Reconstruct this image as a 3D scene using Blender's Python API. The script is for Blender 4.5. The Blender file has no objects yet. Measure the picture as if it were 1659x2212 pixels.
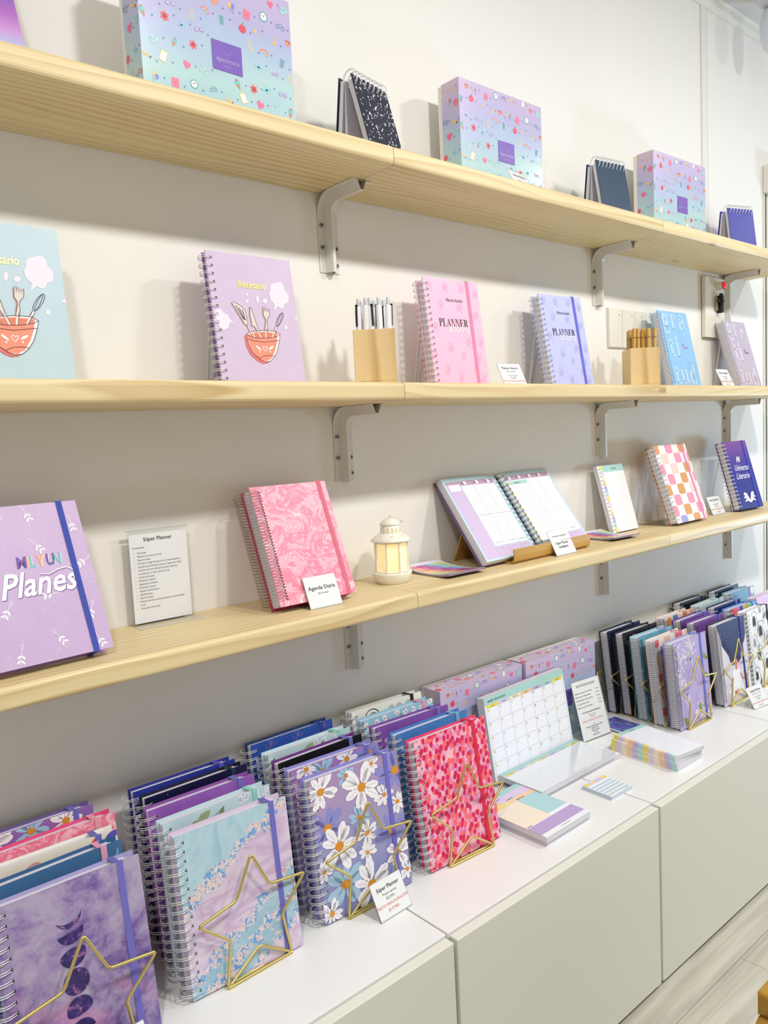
import bpy, math, random
from math import sin, cos, pi, radians as R_
from mathutils import Matrix, Vector
S = bpy.context.scene
COL = S.collection
# ------------------------------------------------------------------ camera, world, lamps, exposure
cam_d = bpy.data.cameras.new('camera'); cam = bpy.data.objects.new('camera', cam_d); COL.objects.link(cam); S.camera = cam
cam_d.sensor_fit = 'VERTICAL'; cam_d.sensor_height = 36; cam_d.lens = 1677.54 / 2212 * 36; cam_d.clip_start = .02
yaw, pitch, roll = .706619, -.0960642, -.0505572
f = Vector((sin(yaw) * cos(pitch), cos(yaw) * cos(pitch), sin(pitch))); r = Vector((cos(yaw), -sin(yaw), 0)); u = r.cross(f)
r2 = cos(roll) * r + sin(roll) * u; u2 = -sin(roll) * r + cos(roll) * u
cam.matrix_world = Matrix(((r2.x, u2.x, -f.x, -.35251), (r2.y, u2.y, -f.y, -1.24357), (r2.z, u2.z, -f.z, 1.17528), (0, 0, 0, 1)))
S.view_settings.view_transform = 'Standard'; S.view_settings.look = 'None'; S.view_settings.gamma = 1
S.view_settings.exposure = 0.0
wd = bpy.data.worlds.new('world'); S.world = wd; wd.use_nodes = True
wb = wd.node_tree.nodes['Background']; wb.inputs[0].default_value = (1, .95, .86, 1); wb.inputs[1].default_value = .52
def lamp(name, loc, target, size, power, col, sy=None, spread=None):
    d = bpy.data.lights.new(name, 'AREA'); o = bpy.data.objects.new(name, d); COL.objects.link(o)
    d.shape = 'RECTANGLE' if sy else 'DISK'; d.size = size; d.energy = power; d.color = col
    if sy: d.size_y = sy
    if spread: d.spread = spread
    o.location = loc; o.rotation_euler = (Vector(target) - Vector(loc)).to_track_quat('-Z', 'Y').to_euler()
    return o
for i, (x, p) in enumerate(((-.75, 17), (.62, 21), (1.9, 19), (3.1, 12))):
    lamp('ceiling_light_source', (x, -1.42, 2.42), (x, -1.0, 0), .17, p, (1, .988, .968))
lamp('shopfront_daylight', (3.9, -1.15, .75), (2.3, 0, 1.6), .4, 20, (.5, .74, 1))
# ------------------------------------------------------------------ colours and materials
def lin(c):
    if isinstance(c, str): c = tuple(int(c[i:i + 2], 16) / 255 for i in (0, 2, 4))
    return tuple((v / 12.92 if v <= .04045 else ((v + .055) / 1.055) ** 2.4) for v in c) + (1,)
_m = {}
class G:
    def __init__(s, name, rough=.5, metal=0, spec=.5, bump=None):
        s.m = bpy.data.materials.new(name); s.m.use_nodes = True; s.nt = s.m.node_tree; s.b = s.nt.nodes['Principled BSDF']
        s.b.inputs['Roughness'].default_value = rough; s.b.inputs['Metallic'].default_value = metal
        s.b.inputs['Specular IOR Level'].default_value = spec
        s.co = s.nt.nodes.new('ShaderNodeTexCoord').outputs['Object']
    def n(s, t, **k):
        nd = s.nt.nodes.new('ShaderNode' + t)
        for a, v in k.items():
            if a.startswith('i_'): 
                key = a[2:]; key = int(key) if key.isdigit() else key.replace('_', ' ')
                s.set(nd.inputs[key], v)
            else: setattr(nd, a, v)
        return nd
    def set(s, sock, v):
        if isinstance(v, bpy.types.NodeSocket): s.nt.links.new(v, sock)
        else: sock.default_value = v
    def noise(s, scale, detail=3, dist=0, vec=None, rough=.5, out=0):
        return s.n('TexNoise', i_Vector=vec or s.co, i_Scale=scale, i_Detail=detail, i_Distortion=dist, i_Roughness=rough).outputs[out]
    def vor(s, scale, vec=None, out='Distance', rnd=1.0):
        return s.n('TexVoronoi', i_Vector=vec or s.co, i_Scale=scale, i_Randomness=rnd).outputs[out]
    def map(s, sc=(1, 1, 1), rot=(0, 0, 0), loc=(0, 0, 0), vec=None):
        return s.n('Mapping', i_Vector=vec or s.co, i_Scale=sc, i_Rotation=rot, i_Location=loc).outputs[0]
    def ramp(s, fac, stops, const=False):
        nd = s.n('ValToRGB', i_Fac=fac); e = nd.color_ramp
        if const: e.interpolation = 'CONSTANT'
        while len(e.elements) < len(stops): e.elements.new(.5)
        for el, (p, c) in zip(e.elements, stops): el.position = p; el.color = lin(c) if isinstance(c, str) else (c, c, c, 1)
        return nd.outputs[0]
    def mth(s, op, a, b=0.0, c=None):
        nd = s.n('Math', operation=op); s.set(nd.inputs[0], a); s.set(nd.inputs[1], b)
        if c is not None: s.set(nd.inputs[2], c)
        return nd.outputs[0]
    def mix(s, f, a, b, mode='MIX'):
        nd = s.n('Mix', data_type='RGBA', blend_type=mode); s.set(nd.inputs[0], f)
        s.set(nd.inputs[6], lin(a) if isinstance(a, str) else a); s.set(nd.inputs[7], lin(b) if isinstance(b, str) else b)
        return nd.outputs[2]
    def sep(s, vec=None):
        return s.n('SeparateXYZ', i_0=vec or s.co).outputs
    def vadd(s, a, b, sc):
        x = s.n('VectorMath', operation='SCALE', i_0=b, i_Scale=sc).outputs[0]
        return s.n('VectorMath', operation='ADD', i_0=a, i_1=x).outputs[0]
    def base(s, c): s.set(s.b.inputs['Base Color'], lin(c) if isinstance(c, str) else c); return s
    def bump(s, h, st=.3, d=.001):
        nd = s.n('Bump', i_Height=h, i_Strength=st, i_Distance=d); s.nt.links.new(nd.outputs[0], s.b.inputs['Normal']); return s
def M(col, rough=.5, metal=0, spec=.5):
    k = (col, rough, metal, spec)
    if k not in _m: _m[k] = G('paint_' + col, rough, metal, spec).base(col).m
    return _m[k]
def m_wall():
    g = G('wall_paint', .62, 0, .3)
    v = g.vadd(g.map((55, 55, 7)), g.noise(3, 2, out=1), 3.0); a = g.noise(1, 3, 0, v); b = g.noise(14, 4); c = g.noise(2.2, 2)
    d = g.vor(9, g.map((1, 1, 1)))
    h = g.mth('ADD', g.mth('MULTIPLY', a, g.mth('MULTIPLY', c, .9)), g.mth('MULTIPLY', b, .45))
    return g.base(g.ramp(g.noise(1.3, 2), [(.3, 'E8E6E1'), (.7, 'EDEBE6')])).bump(h, .26, .003).m
def m_wood(name, a, b, c, seed=0, along='x', dens=1.0, rough=.45):
    g = G(name, rough, 0, .4); x, y, z = g.sep()
    if along != 'x': x, z = z, x
    sc = (1.0, 7, 7) if along == 'x' else (7, 7, 1.0)
    w = g.noise(1.0, 2, .3, g.map(sc, (0, 0, 0), (seed, seed * 1.7, seed * .3)))
    q = g.mth('ADD', g.mth('ADD', g.mth('MULTIPLY', y, 62.0 * dens), g.mth('MULTIPLY', z, 38.0 * dens)), g.mth('MULTIPLY', w, 7.0))
    band = g.ramp(g.mth('FRACT', q), [(0, .12), (.5, .3), (.86, 1.0), (.97, .12)])
    sc2 = (5, 300, 300) if along == 'x' else (300, 300, 5)
    fine = g.noise(1, 3, 0, g.map(sc2)); br = g.noise(1, 3, 0, g.map((1.2, 14, 14) if along == 'x' else (14, 14, 1.2), (0, 0, 0), (seed, 3, 1)))
    amt = g.ramp(br, [(.35, .18), (.65, .8)])
    col = g.mix(g.mth('MULTIPLY', band, amt), a, b)
    col = g.mix(g.ramp(w, [(.4, 0.0), (.75, .6)]), col, c)
    col = g.mix(g.mth('MULTIPLY', fine, .2), col, b)
    nd = g.n('TexVoronoi', i_Vector=g.map((2.2, 8, 8), (0, 0, 0), (seed * 3, 1, .4)), i_Scale=1.0)
    col = g.mix(g.mth('MULTIPLY', g.ramp(nd.outputs['Distance'], [(0, 1.0), (.04, .8), (.06, .0)]), .6), col, '93703F')
    return g.base(col).bump(fine, .08, .0005).m
WALL = m_wall()
PINE = [m_wood('pine_wood', 'E9DAAE', 'B28D50', 'DAC28E', s) for s in (0.3, 4.1, 7.7, 11.2, 15.9, 21.3, 26.4, 30.2, 35.8)]
CUPW = m_wood('cup_wood', 'E8CF9C', 'B98C4E', 'DDBE84', 3.3, 'z', .5)
BAMB = m_wood('bamboo', 'C9A04E', '9A6F28', 'B98B3A', 8.8, 'z', .6)
PLYW = m_wood('ply_wood', 'C9A052', 'A87C30', 'BA8E40', 5.2, 'x', .6)
GOLDW = m_wood('gilded_wood', 'B48A2E', '7A5510', '9A701E', 2.2, 'x', .4, .35)
WHITE = M('E7E7E6', .32); CABW = M('EDEDE6', .38); PAPER = M('F2F2F6', .6); PAPERE = None
GOLD = G('gold_metal', .3, .9).base('D6C27C').m
STEEL = G('wire_metal', .3, .85).base('D8D8DC').m
WIREW = M('E4E4E6', .28, .3); GREYW = G('spiral_grey', .35, .7).base('98928C').m
DARKW = G('spiral_dark', .35, .8).base('77777C').m
BRK = M('D8D6D0', .4, .1); SCREW = G('screw_zinc', .3, 1).base('9AA0A6').m
INK = M('17171B', .5); GREY = M('55555C', .5)
def m_pages():
    g = G('page_edges', .7); z = g.sep()[2]
    f_ = g.mth('FRACT', g.mth('MULTIPLY', z, 900)); return g.base(g.mix(g.ramp(f_, [(.3, 0.0), (.9, .6)]), 'E6E6EC', '8C8C9C')).m
PAGES = m_pages()
def m_acryl():
    g = G('clear_acrylic', .05); nt = g.nt; t = g.n('BsdfTransparent', i_Color=(.985, .99, .985, 1)); gl = g.n('BsdfGlossy', i_Roughness=.04)
    lw = g.n('LayerWeight', i_Blend=.5); fr = g.mth('ADD', g.mth('MULTIPLY', g.mth('POWER', lw.outputs[1], 4.0), .6), .025)
    mx = g.n('MixShader'); nt.links.new(fr, mx.inputs[0]); nt.links.new(t.outputs[0], mx.inputs[1]); nt.links.new(gl.outputs[0], mx.inputs[2])
    nt.links.new(mx.outputs[0], nt.nodes['Material Output'].inputs[0]); return g.m
ACR = m_acryl()
ACRE = M('C9CFCC', .15)
# ------------------------------------------------------------------ mesh builder
class MB:
    def __init__(s): s.v = []; s.f = []; s.mi = []; s.mats = []; s.sm = []
    def m(s, mat):
        if mat not in s.mats: s.mats.append(mat)
        return s.mats.index(mat)
    def add(s, vs, fs, mat, smooth=False):
        k = len(s.v); s.v += [tuple(p) for p in vs]; i = s.m(mat)
        for f_ in fs: s.f.append([k + j for j in f_]); s.mi.append(i); s.sm.append(smooth)
    def box(s, a, b, mat, M4=None):
        x0, y0, z0 = a; x1, y1, z1 = b
        vs = [(x0, y0, z0), (x1, y0, z0), (x1, y1, z0), (x0, y1, z0), (x0, y0, z1), (x1, y0, z1), (x1, y1, z1), (x0, y1, z1)]
        if M4: vs = [M4 @ Vector(p) for p in vs]
        s.add(vs, [(0, 3, 2, 1), (4, 5, 6, 7), (0, 1, 5, 4), (1, 2, 6, 5), (2, 3, 7, 6), (3, 0, 4, 7)], mat); return s
    def prism(s, P, z0, z1, mat, ax='z', side=None):
        n = len(P); q = {'z': lambda a, b, c: (a, b, c), 'x': lambda a, b, c: (c, a, b), 'y': lambda a, b, c: (a, c, b)}[ax]
        vs = [q(a, b, z0) for a, b in P] + [q(a, b, z1) for a, b in P]
        s.add(vs, [tuple(range(n))[::-1], tuple(range(n, 2 * n))], mat)
        s.add(vs, [(i, (i + 1) % n, n + (i + 1) % n, n + i) for i in range(n)], side or mat); return s
    def tube(s, P, rad, mat, n=6, closed=False, smooth=True):
        P = [Vector(p) for p in P]; N = len(P); vs = []; ref = None
        for i, p in enumerate(P):
            a = P[i - 1] if (i or closed) else p; b = P[(i + 1) % N] if (i < N - 1 or closed) else p
            t = (b - a).normalized()
            if ref is None: ref = t.orthogonal().normalized()
            ref = (ref - t * ref.dot(t)).normalized(); bi = t.cross(ref)
            rr = rad[i] if isinstance(rad, (list, tuple)) else rad
            for k in range(n): an = 2 * pi * k / n; vs.append(p + ref * cos(an) * rr + bi * sin(an) * rr)
        fs = []
        for i in range(N if closed else N - 1):
            for k in range(n): j = (i + 1) % N; fs.append((i * n + k, i * n + (k + 1) % n, j * n + (k + 1) % n, j * n + k))
        s.add(vs, fs, mat, smooth)
        if not closed: s.add([vs[k] for k in range(n)] + vs[-n:], [tuple(range(n))[::-1], tuple(range(n, 2 * n))], mat)
        return s
    def lathe(s, prof, c, mat, n=28, smooth=True, cap=True):
        vs = []
        for rr, z in prof:
            for k in range(n): a = 2 * pi * k / n; vs.append((c[0] + rr * cos(a), c[1] + rr * sin(a), c[2] + z))
        fs = [(i * n + k, i * n + (k + 1) % n, (i + 1) * n + (k + 1) % n, (i + 1) * n + k) for i in range(len(prof) - 1) for k in range(n)]
        s.add(vs, fs, mat, smooth)
        if cap: s.add([vs[k] for k in range(n)] + vs[-n:], [tuple(range(n))[::-1], tuple(range(n, 2 * n))], mat)
        return s
    # ---- flat drawing in the local xy plane
    def poly(s, P, z, mat): s.add([(x, y, z) for x, y in P], [tuple(range(len(P)))], mat); return s
    def rect(s, x0, y0, x1, y1, z, mat): return s.poly([(x0, y0), (x1, y0), (x1, y1), (x0, y1)], z, mat)
    def ell(s, x, y, rx, ry, z, mat, rot=0, n=14):
        c, d = cos(rot), sin(rot)
        return s.poly([(x + rx * cos(a) * c - ry * sin(a) * d, y + rx * cos(a) * d + ry * sin(a) * c) for a in [2 * pi * i / n for i in range(n)]], z, mat)
    def line(s, P, w, z, mat, closed=False):
        N = len(P); L = []; Rr = []
        for i in range(N):
            a = P[i - 1] if (i or closed) else P[i]; b = P[(i + 1) % N] if (i < N - 1 or closed) else P[i]
            dx, dy = b[0] - a[0], b[1] - a[1]; l = math.hypot(dx, dy) or 1; ww = (w[i] if isinstance(w, (list, tuple)) else w) / 2
            L.append((P[i][0] - dy / l * ww, P[i][1] + dx / l * ww, z)); Rr.append((P[i][0] + dy / l * ww, P[i][1] - dx / l * ww, z))
        s.add(L + Rr, [(N + i, N + (i + 1) % N, (i + 1) % N, i) for i in range(N if closed else N - 1)], mat); return s
    def ring(s, x, y, rx, ry, w, z, mat, a0=0, a1=2 * pi, n=20, rot=0):
        P = []
        for i in range(n + 1):
            a = a0 + (a1 - a0) * i / n; px, py = rx * cos(a), ry * sin(a); P.append((x + px * cos(rot) - py * sin(rot), y + px * sin(rot) + py * cos(rot)))
        return s.line(P, w, z, mat)
    def text(s, t, x, y, size, z, mat, al='C', shear=0, bold=0, sx=1, rot=0, res=2):
        vs, fs, w = glyphs(t, shear, bold, res); ox = {'C': -w / 2, 'L': 0, 'R': -w}[al]; c, d = cos(rot), sin(rot); out = []
        for a, b in vs: px = (a + ox) * size * sx; py = b * size; out.append((x + px * c - py * d, y + px * d + py * c, z))
        s.add(out, fs, mat); return s
    def mesh(s, name):
        me = bpy.data.meshes.new(name); me.from_pydata(s.v, [], s.f)
        for m_ in s.mats: me.materials.append(m_)
        me.polygons.foreach_set('material_index', s.mi); me.polygons.foreach_set('use_smooth', s.sm); me.update(); return me
    def build(s, name, parent=None, bevel=0, seg=2):
        o = bpy.data.objects.new(name, s.mesh(name)); COL.objects.link(o)
        if parent: o.parent = parent
        if bevel: b = o.modifiers.new('bevel', 'BEVEL'); b.width = bevel; b.segments = seg; b.limit_method = 'ANGLE'; b.angle_limit = R_(40)
        return o
_g = {}
def glyphs(t, shear, bold, res):
    k = (t, shear, bold, res)
    if k not in _g:
        c = bpy.data.curves.new('t', 'FONT'); c.body = t; c.size = 1; c.shear = shear; c.offset = bold; c.resolution_u = res; c.fill_mode = 'FRONT'
        o = bpy.data.objects.new('t', c); me = bpy.data.meshes.new_from_object(o)
        vs = [(v.co.x, v.co.y) for v in me.vertices]; fs = [tuple(p.vertices) for p in me.polygons]
        fs = [f_ if me.polygons[i].normal.z > 0 else f_[::-1] for i, f_ in enumerate(fs)]
        w = max([v[0] for v in vs] or [0]); _g[k] = (vs, fs, w); bpy.data.objects.remove(o); bpy.data.meshes.remove(me)
    return _g[k]
# ------------------------------------------------------------------ scene objects
def tag(o, label=None, cat=None, group=None, kind=None):
    if label: o['label'] = label
    if cat: o['category'] = cat
    if group: o['group'] = group
    if kind: o['kind'] = kind
    return o
def thing(name, label, cat, mat=None, loc=(0, 0, 0), rz=0, group=None):
    o = bpy.data.objects.new(name, None); COL.objects.link(o); o.empty_display_size = .02
    o.matrix_world = mat if mat is not None else Matrix.Translation(loc) @ Matrix.Rotation(rz, 4, 'Z')
    return tag(o, label, cat, group)
def copy_thing(o, mat, label, group=None):
    c = o.copy(); COL.objects.link(c); c.matrix_world = mat; c['label'] = label
    if group: c['group'] = group
    for ch in list(o.children):
        d = ch.copy(); COL.objects.link(d); d.parent = c
        for g2 in list(ch.children): e = g2.copy(); COL.objects.link(e); e.parent = d
    return c
def plane(x, y, z, yaw, lean):
    """local x along the width, local y up the leaning face, local z out of the face"""
    a, l = R_(yaw), R_(lean); U = Vector((cos(a), sin(a), 0)); Nb = Vector((-sin(a), cos(a), 0)); V = Vector((0, 0, cos(l))) + Nb * sin(l); W = U.cross(V)
    return Matrix(((U.x, V.x, W.x, x), (U.y, V.y, W.y, y), (U.z, V.z, W.z, z), (0, 0, 0, 1)))
def TR(x, y, z, rz=0): return Matrix.Translation((x, y, z)) @ Matrix.Rotation(rz, 4, 'Z')
ZT, ZM, ZB, ZC, TH, DP = 1.68119, 1.27199, .88575, .39581, .033, .2017
# ---- setting
def struct(mb, name, bevel=0): o = mb.build(name, None, bevel); o['kind'] = 'structure'; return o
w_ = MB(); w_.box((-2.2, 0, 0), (4.4, .12, 2.5), WALL); struct(w_, 'wall_back')
g = G('laminate_floor', .38, 0, .4)
mp = g.map((1, 1, 1), (0, 0, 0), (.037, .503, 0))
bk = g.n('TexBrick', i_Vector=mp, i_Scale=1.0, i_Mortar_Size=.0008, i_Brick_Width=1.28, i_Row_Height=.192, offset=.37, offset_frequency=2)
g.set(bk.inputs['Color1'], lin('C9C4B6')); g.set(bk.inputs['Color2'], lin('A9A297')); g.set(bk.inputs['Mortar'], lin('7E776B'))
fi = g.noise(1, 5, .4, g.map((3, 60, 1))); big = g.noise(1, 2, .8, g.map((2.2, 16, 1), (0, 0, 0), (5, 2, 0)))
col = g.mix(g.ramp(fi, [(.35, .55), (.65, 0.0)]), bk.outputs[0], '8E867A'); col = g.mix(g.ramp(big, [(.45, 0.0), (.75, .5)]), col, 'D8D5CA')
w_ = MB(); w_.box((-2.2, -3.4, -.05), (4.4, .0, 0), g.base(col).m); struct(w_, 'floor')
w_ = MB(); w_.box((-2.2, -3.4, 2.49), (4.4, .12, 2.56), M('D6D6D4', .7)); struct(w_, 'ceiling')
TRIM = M('E6E4DC', .4)
w_ = MB(); w_.prism([(0, 2.452), (-.006, 2.452), (-.008, 2.462), (-.016, 2.466), (-.016, 2.484), (-.022, 2.49), (0, 2.49)], -2.2, 4.4, TRIM, 'x'); struct(w_, 'trim_1')
w_ = MB(); w_.box((2.095, -.004, ZT - .0), (2.128, 0, 2.453), TRIM); w_.box((2.128, -.0015, ZT), (2.138, 0, 2.453), M('D9D6CC', .5)); struct(w_, 'trim_2')
# door frame at the shopfront
dr = tag(bpy.data.objects.new('door_1', None), kind='structure'); COL.objects.link(dr); dr.location = (2.53, 0, 0)
w_ = MB(); w_.box((.0, -.003, 0), (.014, 0, 1.96), M('DAD6C8', .45)); w_.box((.014, -.004, 0), (.019, 0, 1.96), M('4A4640', .6)); w_.box((.019, -.006, 0), (.034, 0, 1.96), M('DAD6C8', .45)); w_.box((.034, -.012, 0), (.12, 0, 1.96), M('E8E6DC', .4)); w_.build('frame', dr)
w_ = MB(); w_.box((.0, -.045, 1.96), (.12, 0, 2.055), M('E4E2DA', .4)); o = w_.build('shutter_box', dr, .004)
w_ = MB(); w_.box((.003, -.0465, 2.015), (.009, -.045, 2.025), INK); w_.build('screw', dr)
# ---- shelf boards
def board(x0, x1, zt, mat, label, grp):
    t = MB(); rr = .008; P = [(-DP + rr, zt - TH)]
    for k in range(5): a = -pi / 2 - pi / 2 * k / 4; P.append((-DP + rr + rr * cos(a), zt - TH + rr + rr * sin(a)))
    for k in range(5): a = pi - pi / 2 * k / 4; P.append((-DP + rr + rr * cos(a), zt - rr + rr * sin(a)))
    P += [(-.0005, zt), (-.0005, zt - TH)]
    t.prism([(a - 0, b - zt) for a, b in P], -(x1 - x0) / 2, (x1 - x0) / 2, mat, 'x')
    o = t.build('shelf_board', None, .0018, 1); o.location = ((x0 + x1) / 2, 0, zt); tag(o, label, 'shelf', grp)
for zi, (zt, nm) in enumerate(((ZT, 'top'), (ZM, 'middle'), (ZB, 'bottom'))):
    for k, w in enumerate(('left', 'second', 'rightmost')):
        xs = (-.302, .6005, 1.501, 2.402) if zi != 2 else (-.294, .6085, 1.509, 2.41)
        board(xs[k] + .0006, xs[k + 1] - .0006, zt, PINE[zi * 3 + k], f'{w} pine board of the {nm} shelf, rounded front edge', 'pine shelf boards on the wall')
# ---- brackets
def bracket():
    t = MB(); sec = [(-.0235, .0002), (-.0105, .0002), (-.0035, .017), (.0035, .017), (.0105, .0002), (.0235, .0002)]; Rr = .04; path = []
    path.append((0, -.148, (-1, 0))); path.append((0, -Rr, (-1, 0)))
    for k in range(1, 8): a = pi / 2 * k / 8; path.append((-Rr + Rr * cos(a), -Rr + Rr * sin(a), (-cos(a), -sin(a))))
    path.append((-Rr, 0, (0, -1))); path.append((-.112, 0, (0, -1)))
    vs = []; n = len(sec)
    for y, z, nn in path:
        for s_, d in sec: vs.append((s_, y + nn[0] * d, z + nn[1] * d))
        for s_, d in sec: vs.append((s_, y + nn[0] * (d + .0016), z + nn[1] * (d + .0016)))
    L = 2 * n; fs = []
    order = list(range(n)) + list(range(2 * n - 1, n - 1, -1))
    for i in range(len(path) - 1):
        for k in range(L): a, b = order[k], order[(k + 1) % L]; fs.append((i * L + a, i * L + b, (i + 1) * L + b, (i + 1) * L + a))
    t.add(vs, fs, BRK)
    for e in (0, len(path) - 1):
        for k in range(n - 1): t.add([vs[e * L + j] for j in (k, k + 1, n + k + 1, n + k)], [(0, 1, 2, 3)], BRK)
    return t
_bp = None
for zt, nm in ((ZT, 'top'), (ZM, 'middle'), (ZB, 'bottom')):
    for x, w in ((.609, 'nearest'), (1.508, 'second'), (2.243, 'farthest')):
        lab = f'{w} grey metal angle bracket under the {nm} shelf'
        if x == .609 and zt == ZT: x = .600
        mtx = TR(x, -.0003, zt - TH - .0003)
        if _bp is None:
            _bp = thing('shelf_bracket', lab, 'bracket', mtx, group='grey shelf brackets on the wall')
            bracket().build('bracket_arm', _bp)
            for sx, sz in ((-.016, -.058), (-.016, -.1), (.0175, -.1), (.0175, -.132)):
                q = MB(); q.tube([(sx, -.002, sz), (sx, -.0042, sz)], .0042, SCREW, 12); q.box((sx - .003, -.0046, sz - .0006), (sx + .003, -.0042, sz + .0006), INK); q.box((sx - .0006, -.0046, sz - .003), (sx + .0006, -.0042, sz + .003), INK); q.build('screw', _bp)
        else: copy_thing(_bp, mtx, lab)
# ---- cabinets
cabs = [(-.1575, 'white low cabinet at the left under the moon and marble planners'), (.4425, 'white low cabinet under the pink petal planner and calendar pad'),
        (1.0425, 'white low cabinet under the stack of to-do pads and sign'), (1.6425, 'farthest white low cabinet under the dark-haired woman planner')]
_cb = None
for x, lab in cabs:
    if _cb is None:
        _cb = thing('low_cabinet', lab, 'cabinet', TR(x, 0, 0), group='row of white low cabinets')
        t = MB(); t.box((.0015, -.41177, ZC - .018), (.5985, -.002, ZC), WHITE); t.box((.0015, -.4, .02), (.018, -.002, ZC - .018), CABW); t.box((.582, -.4, .02), (.5985, -.002, ZC - .018), CABW)
        t.box((.018, -.4, .02), (.582, -.002, .036), CABW); t.box((.018, -.012, .036), (.582, -.002, ZC - .018), CABW); t.build('body', _cb, .0012)
        t = MB(); t.box((.004, -.4315, .009), (.596, -.4135, ZC - .0035), M('DEDFD4', .38)); t.build('door', _cb, .0016)
        t = MB(); t.box((.03, -.37, 0), (.57, -.03, .02), M('5A554C', .7)); t.build('plinth', _cb)
    else: copy_thing(_cb, TR(x, 0, 0), lab)
# ------------------------------------------------------------------ cover designs
def flat(name, c, var=None, rough=.42):
    g = G(name, rough, 0, .4)
    if var: return g.base(g.ramp(g.noise(25, 4), [(.35, c), (.7, var)])).m
    return g.base(c).m
def m_galaxy():
    g = G('galaxy_print', .4); n1 = g.noise(14, 6, .3, rough=.65); n2 = g.noise(60, 5, .2, g.map(loc=(3, 1, 0)), rough=.7); n3 = g.noise(9, 4, .6, g.map(loc=(7, 2, 0)))
    a = g.mth('ADD', g.mth('MULTIPLY', n1, .7), g.mth('MULTIPLY', n2, .3))
    y = g.mth('MULTIPLY', g.mth('SUBTRACT', .11, g.sep()[1]), .55); a = g.mth('ADD', a, y)
    c = g.ramp(a, [(.4, 'ACA0BC'), (.49, '9684B0'), (.55, '74609E'), (.63, '4A3E88')])
    return g.base(g.mix(g.ramp(n3, [(.56, 0.0), (.72, .75)]), c, 'CC8FB8')).m
def m_swirl(name, cols, scale=16, dist=3.2):
    g = G(name, .4); v = g.vadd(g.co, g.noise(18, 3, 0, out=1), .045); n = g.noise(scale, 4, dist, v, .6)
    st = [(.28 + .44 * i / (len(cols) - 1), c) for i, c in enumerate(cols)]; return g.base(g.ramp(n, st)).m
def m_agate():
    g = G('agate_print', .38); x, y, z = g.sep(); nn = g.noise(22, 3); wob = g.mth('MULTIPLY', g.mth('SUBTRACT', nn, .5), .05)
    t = g.mth('ADD', g.mth('SUBTRACT', y, g.mth('MULTIPLY', x, .62)), wob)
    ns = g.noise(9, 2, 1.2, g.map((3, 1, 1), (0, 0, R_(-40))))
    blue = g.ramp(g.noise(14, 3, 1.5, g.map((2.2, 1, 1), (0, 0, R_(-35)))), [(.3, '98C0D2'), (.5, 'B4D2DE'), (.65, 'A8CAD8'), (.75, 'CCDFE6')])
    pink = g.ramp(g.noise(12, 3, 1.5, g.map((1, 3, 1), (0, 0, R_(32)))), [(.3, 'DCD0E0'), (.5, 'D4C4DC'), (.62, 'C8ACCE'), (.72, 'D8CADF')])
    a = g.ramp(g.mth('ADD', t, .2), [(.198, 0.0), (.206, 1.0)]); b = g.ramp(g.mth('ADD', t, .2), [(.145, 1.0), (.15, 0.0)])
    c_ = g.ramp(g.mth('ADD', t, .2), [(.322, 0.0), (.328, 1.0)])
    lower = g.ramp(g.noise(16, 3, 1.0), [(.35, '94B8CE'), (.6, 'ACCAD8')])
    low = g.mix(g.ramp(g.mth('ADD', t, .2), [(.138, 0.0), (.144, 1.0)]), pink, lower)
    low = g.mix(g.ramp(g.mth('ADD', t, .2), [(.218, 0.0), (.224, 1.0)]), low, pink)
    col = g.mix(c_, low, blue)
    spk = g.ramp(g.noise(150, 4, 1.0), [(.4, '5E94D6'), (.47, '8DB8E4'), (.52, 'EBCFC4'), (.58, 'F0DDD4'), (.66, 'D29BA2')])
    def bandm(c0, w): 
        d = g.mth('ABSOLUTE', g.mth('SUBTRACT', t, c0)); d = g.mth('ADD', d, g.mth('MULTIPLY', g.mth('SUBTRACT', g.noise(70, 4), .5), .05)); return g.ramp(d, [(w, .9), (w + .004, 0.0)])
    for c0, w in ((.125, .010), (.018, .006), (-.022, .008), (-.06, .003)): col = g.mix(bandm(c0, w), col, spk)
    return g.base(col).m
def m_petals():
    g = G('petal_print', .4); v = g.map((1, .78, 1)); col = g.ramp(g.noise(40, 2), [(.4, 'F0A8C8'), (.6, 'F6BCC8')])
    for i, (sc, th, cs) in enumerate(((100, .42, ('D77CC0', 'E58AB0')), (88, .42, ('F4606A', 'F5707A')), (92, .36, ('E01E5A', 'D01858')))):
        vv = g.map((1, .78, 1), (0, 0, .3 * i), (i * .37, i * .21, 0)); nd = g.n('TexVoronoi', i_Vector=vv, i_Scale=sc, i_Randomness=.8); nd.voronoi_dimensions = '2D'
        rnd = g.n('SeparateColor', i_0=nd.outputs['Color']).outputs[0]
        f_ = g.mth('MULTIPLY', g.ramp(nd.outputs['Distance'], [(th, 1.0), (th + .03, 0.0)]), g.ramp(rnd, [(.3, 0.0), (.32, 1.0)]))
        col = g.mix(f_, col, g.mix(rnd, cs[0], cs[1]))
    return g.base(col).m
def m_grad(name, stops, y0, y1, nz=.0, rough=.3, nsc=8):
    g = G(name, rough); z = g.mth('DIVIDE', g.mth('SUBTRACT', g.sep()[1], y0), y1 - y0)
    if nz: z = g.mth('ADD', z, g.mth('MULTIPLY', g.mth('SUBTRACT', g.noise(nsc, 2, .5), .5), nz))
    return g.base(g.ramp(z, stops)).m
def m_strokes(name, a, b, sc=(110, 35, 1), th=.7):
    g = G(name, .42); n = g.noise(1, 2, 0, g.map(sc, (0, 0, -.4))); return g.base(g.ramp(n, [(th - .04, a), (th, b)])).m
CLOUD = M('E4DCE8', .45); DECW = M('F4F2F6', .45); FOIL = G('gold_foil', .3, .4).base('F2DC86').m
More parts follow.
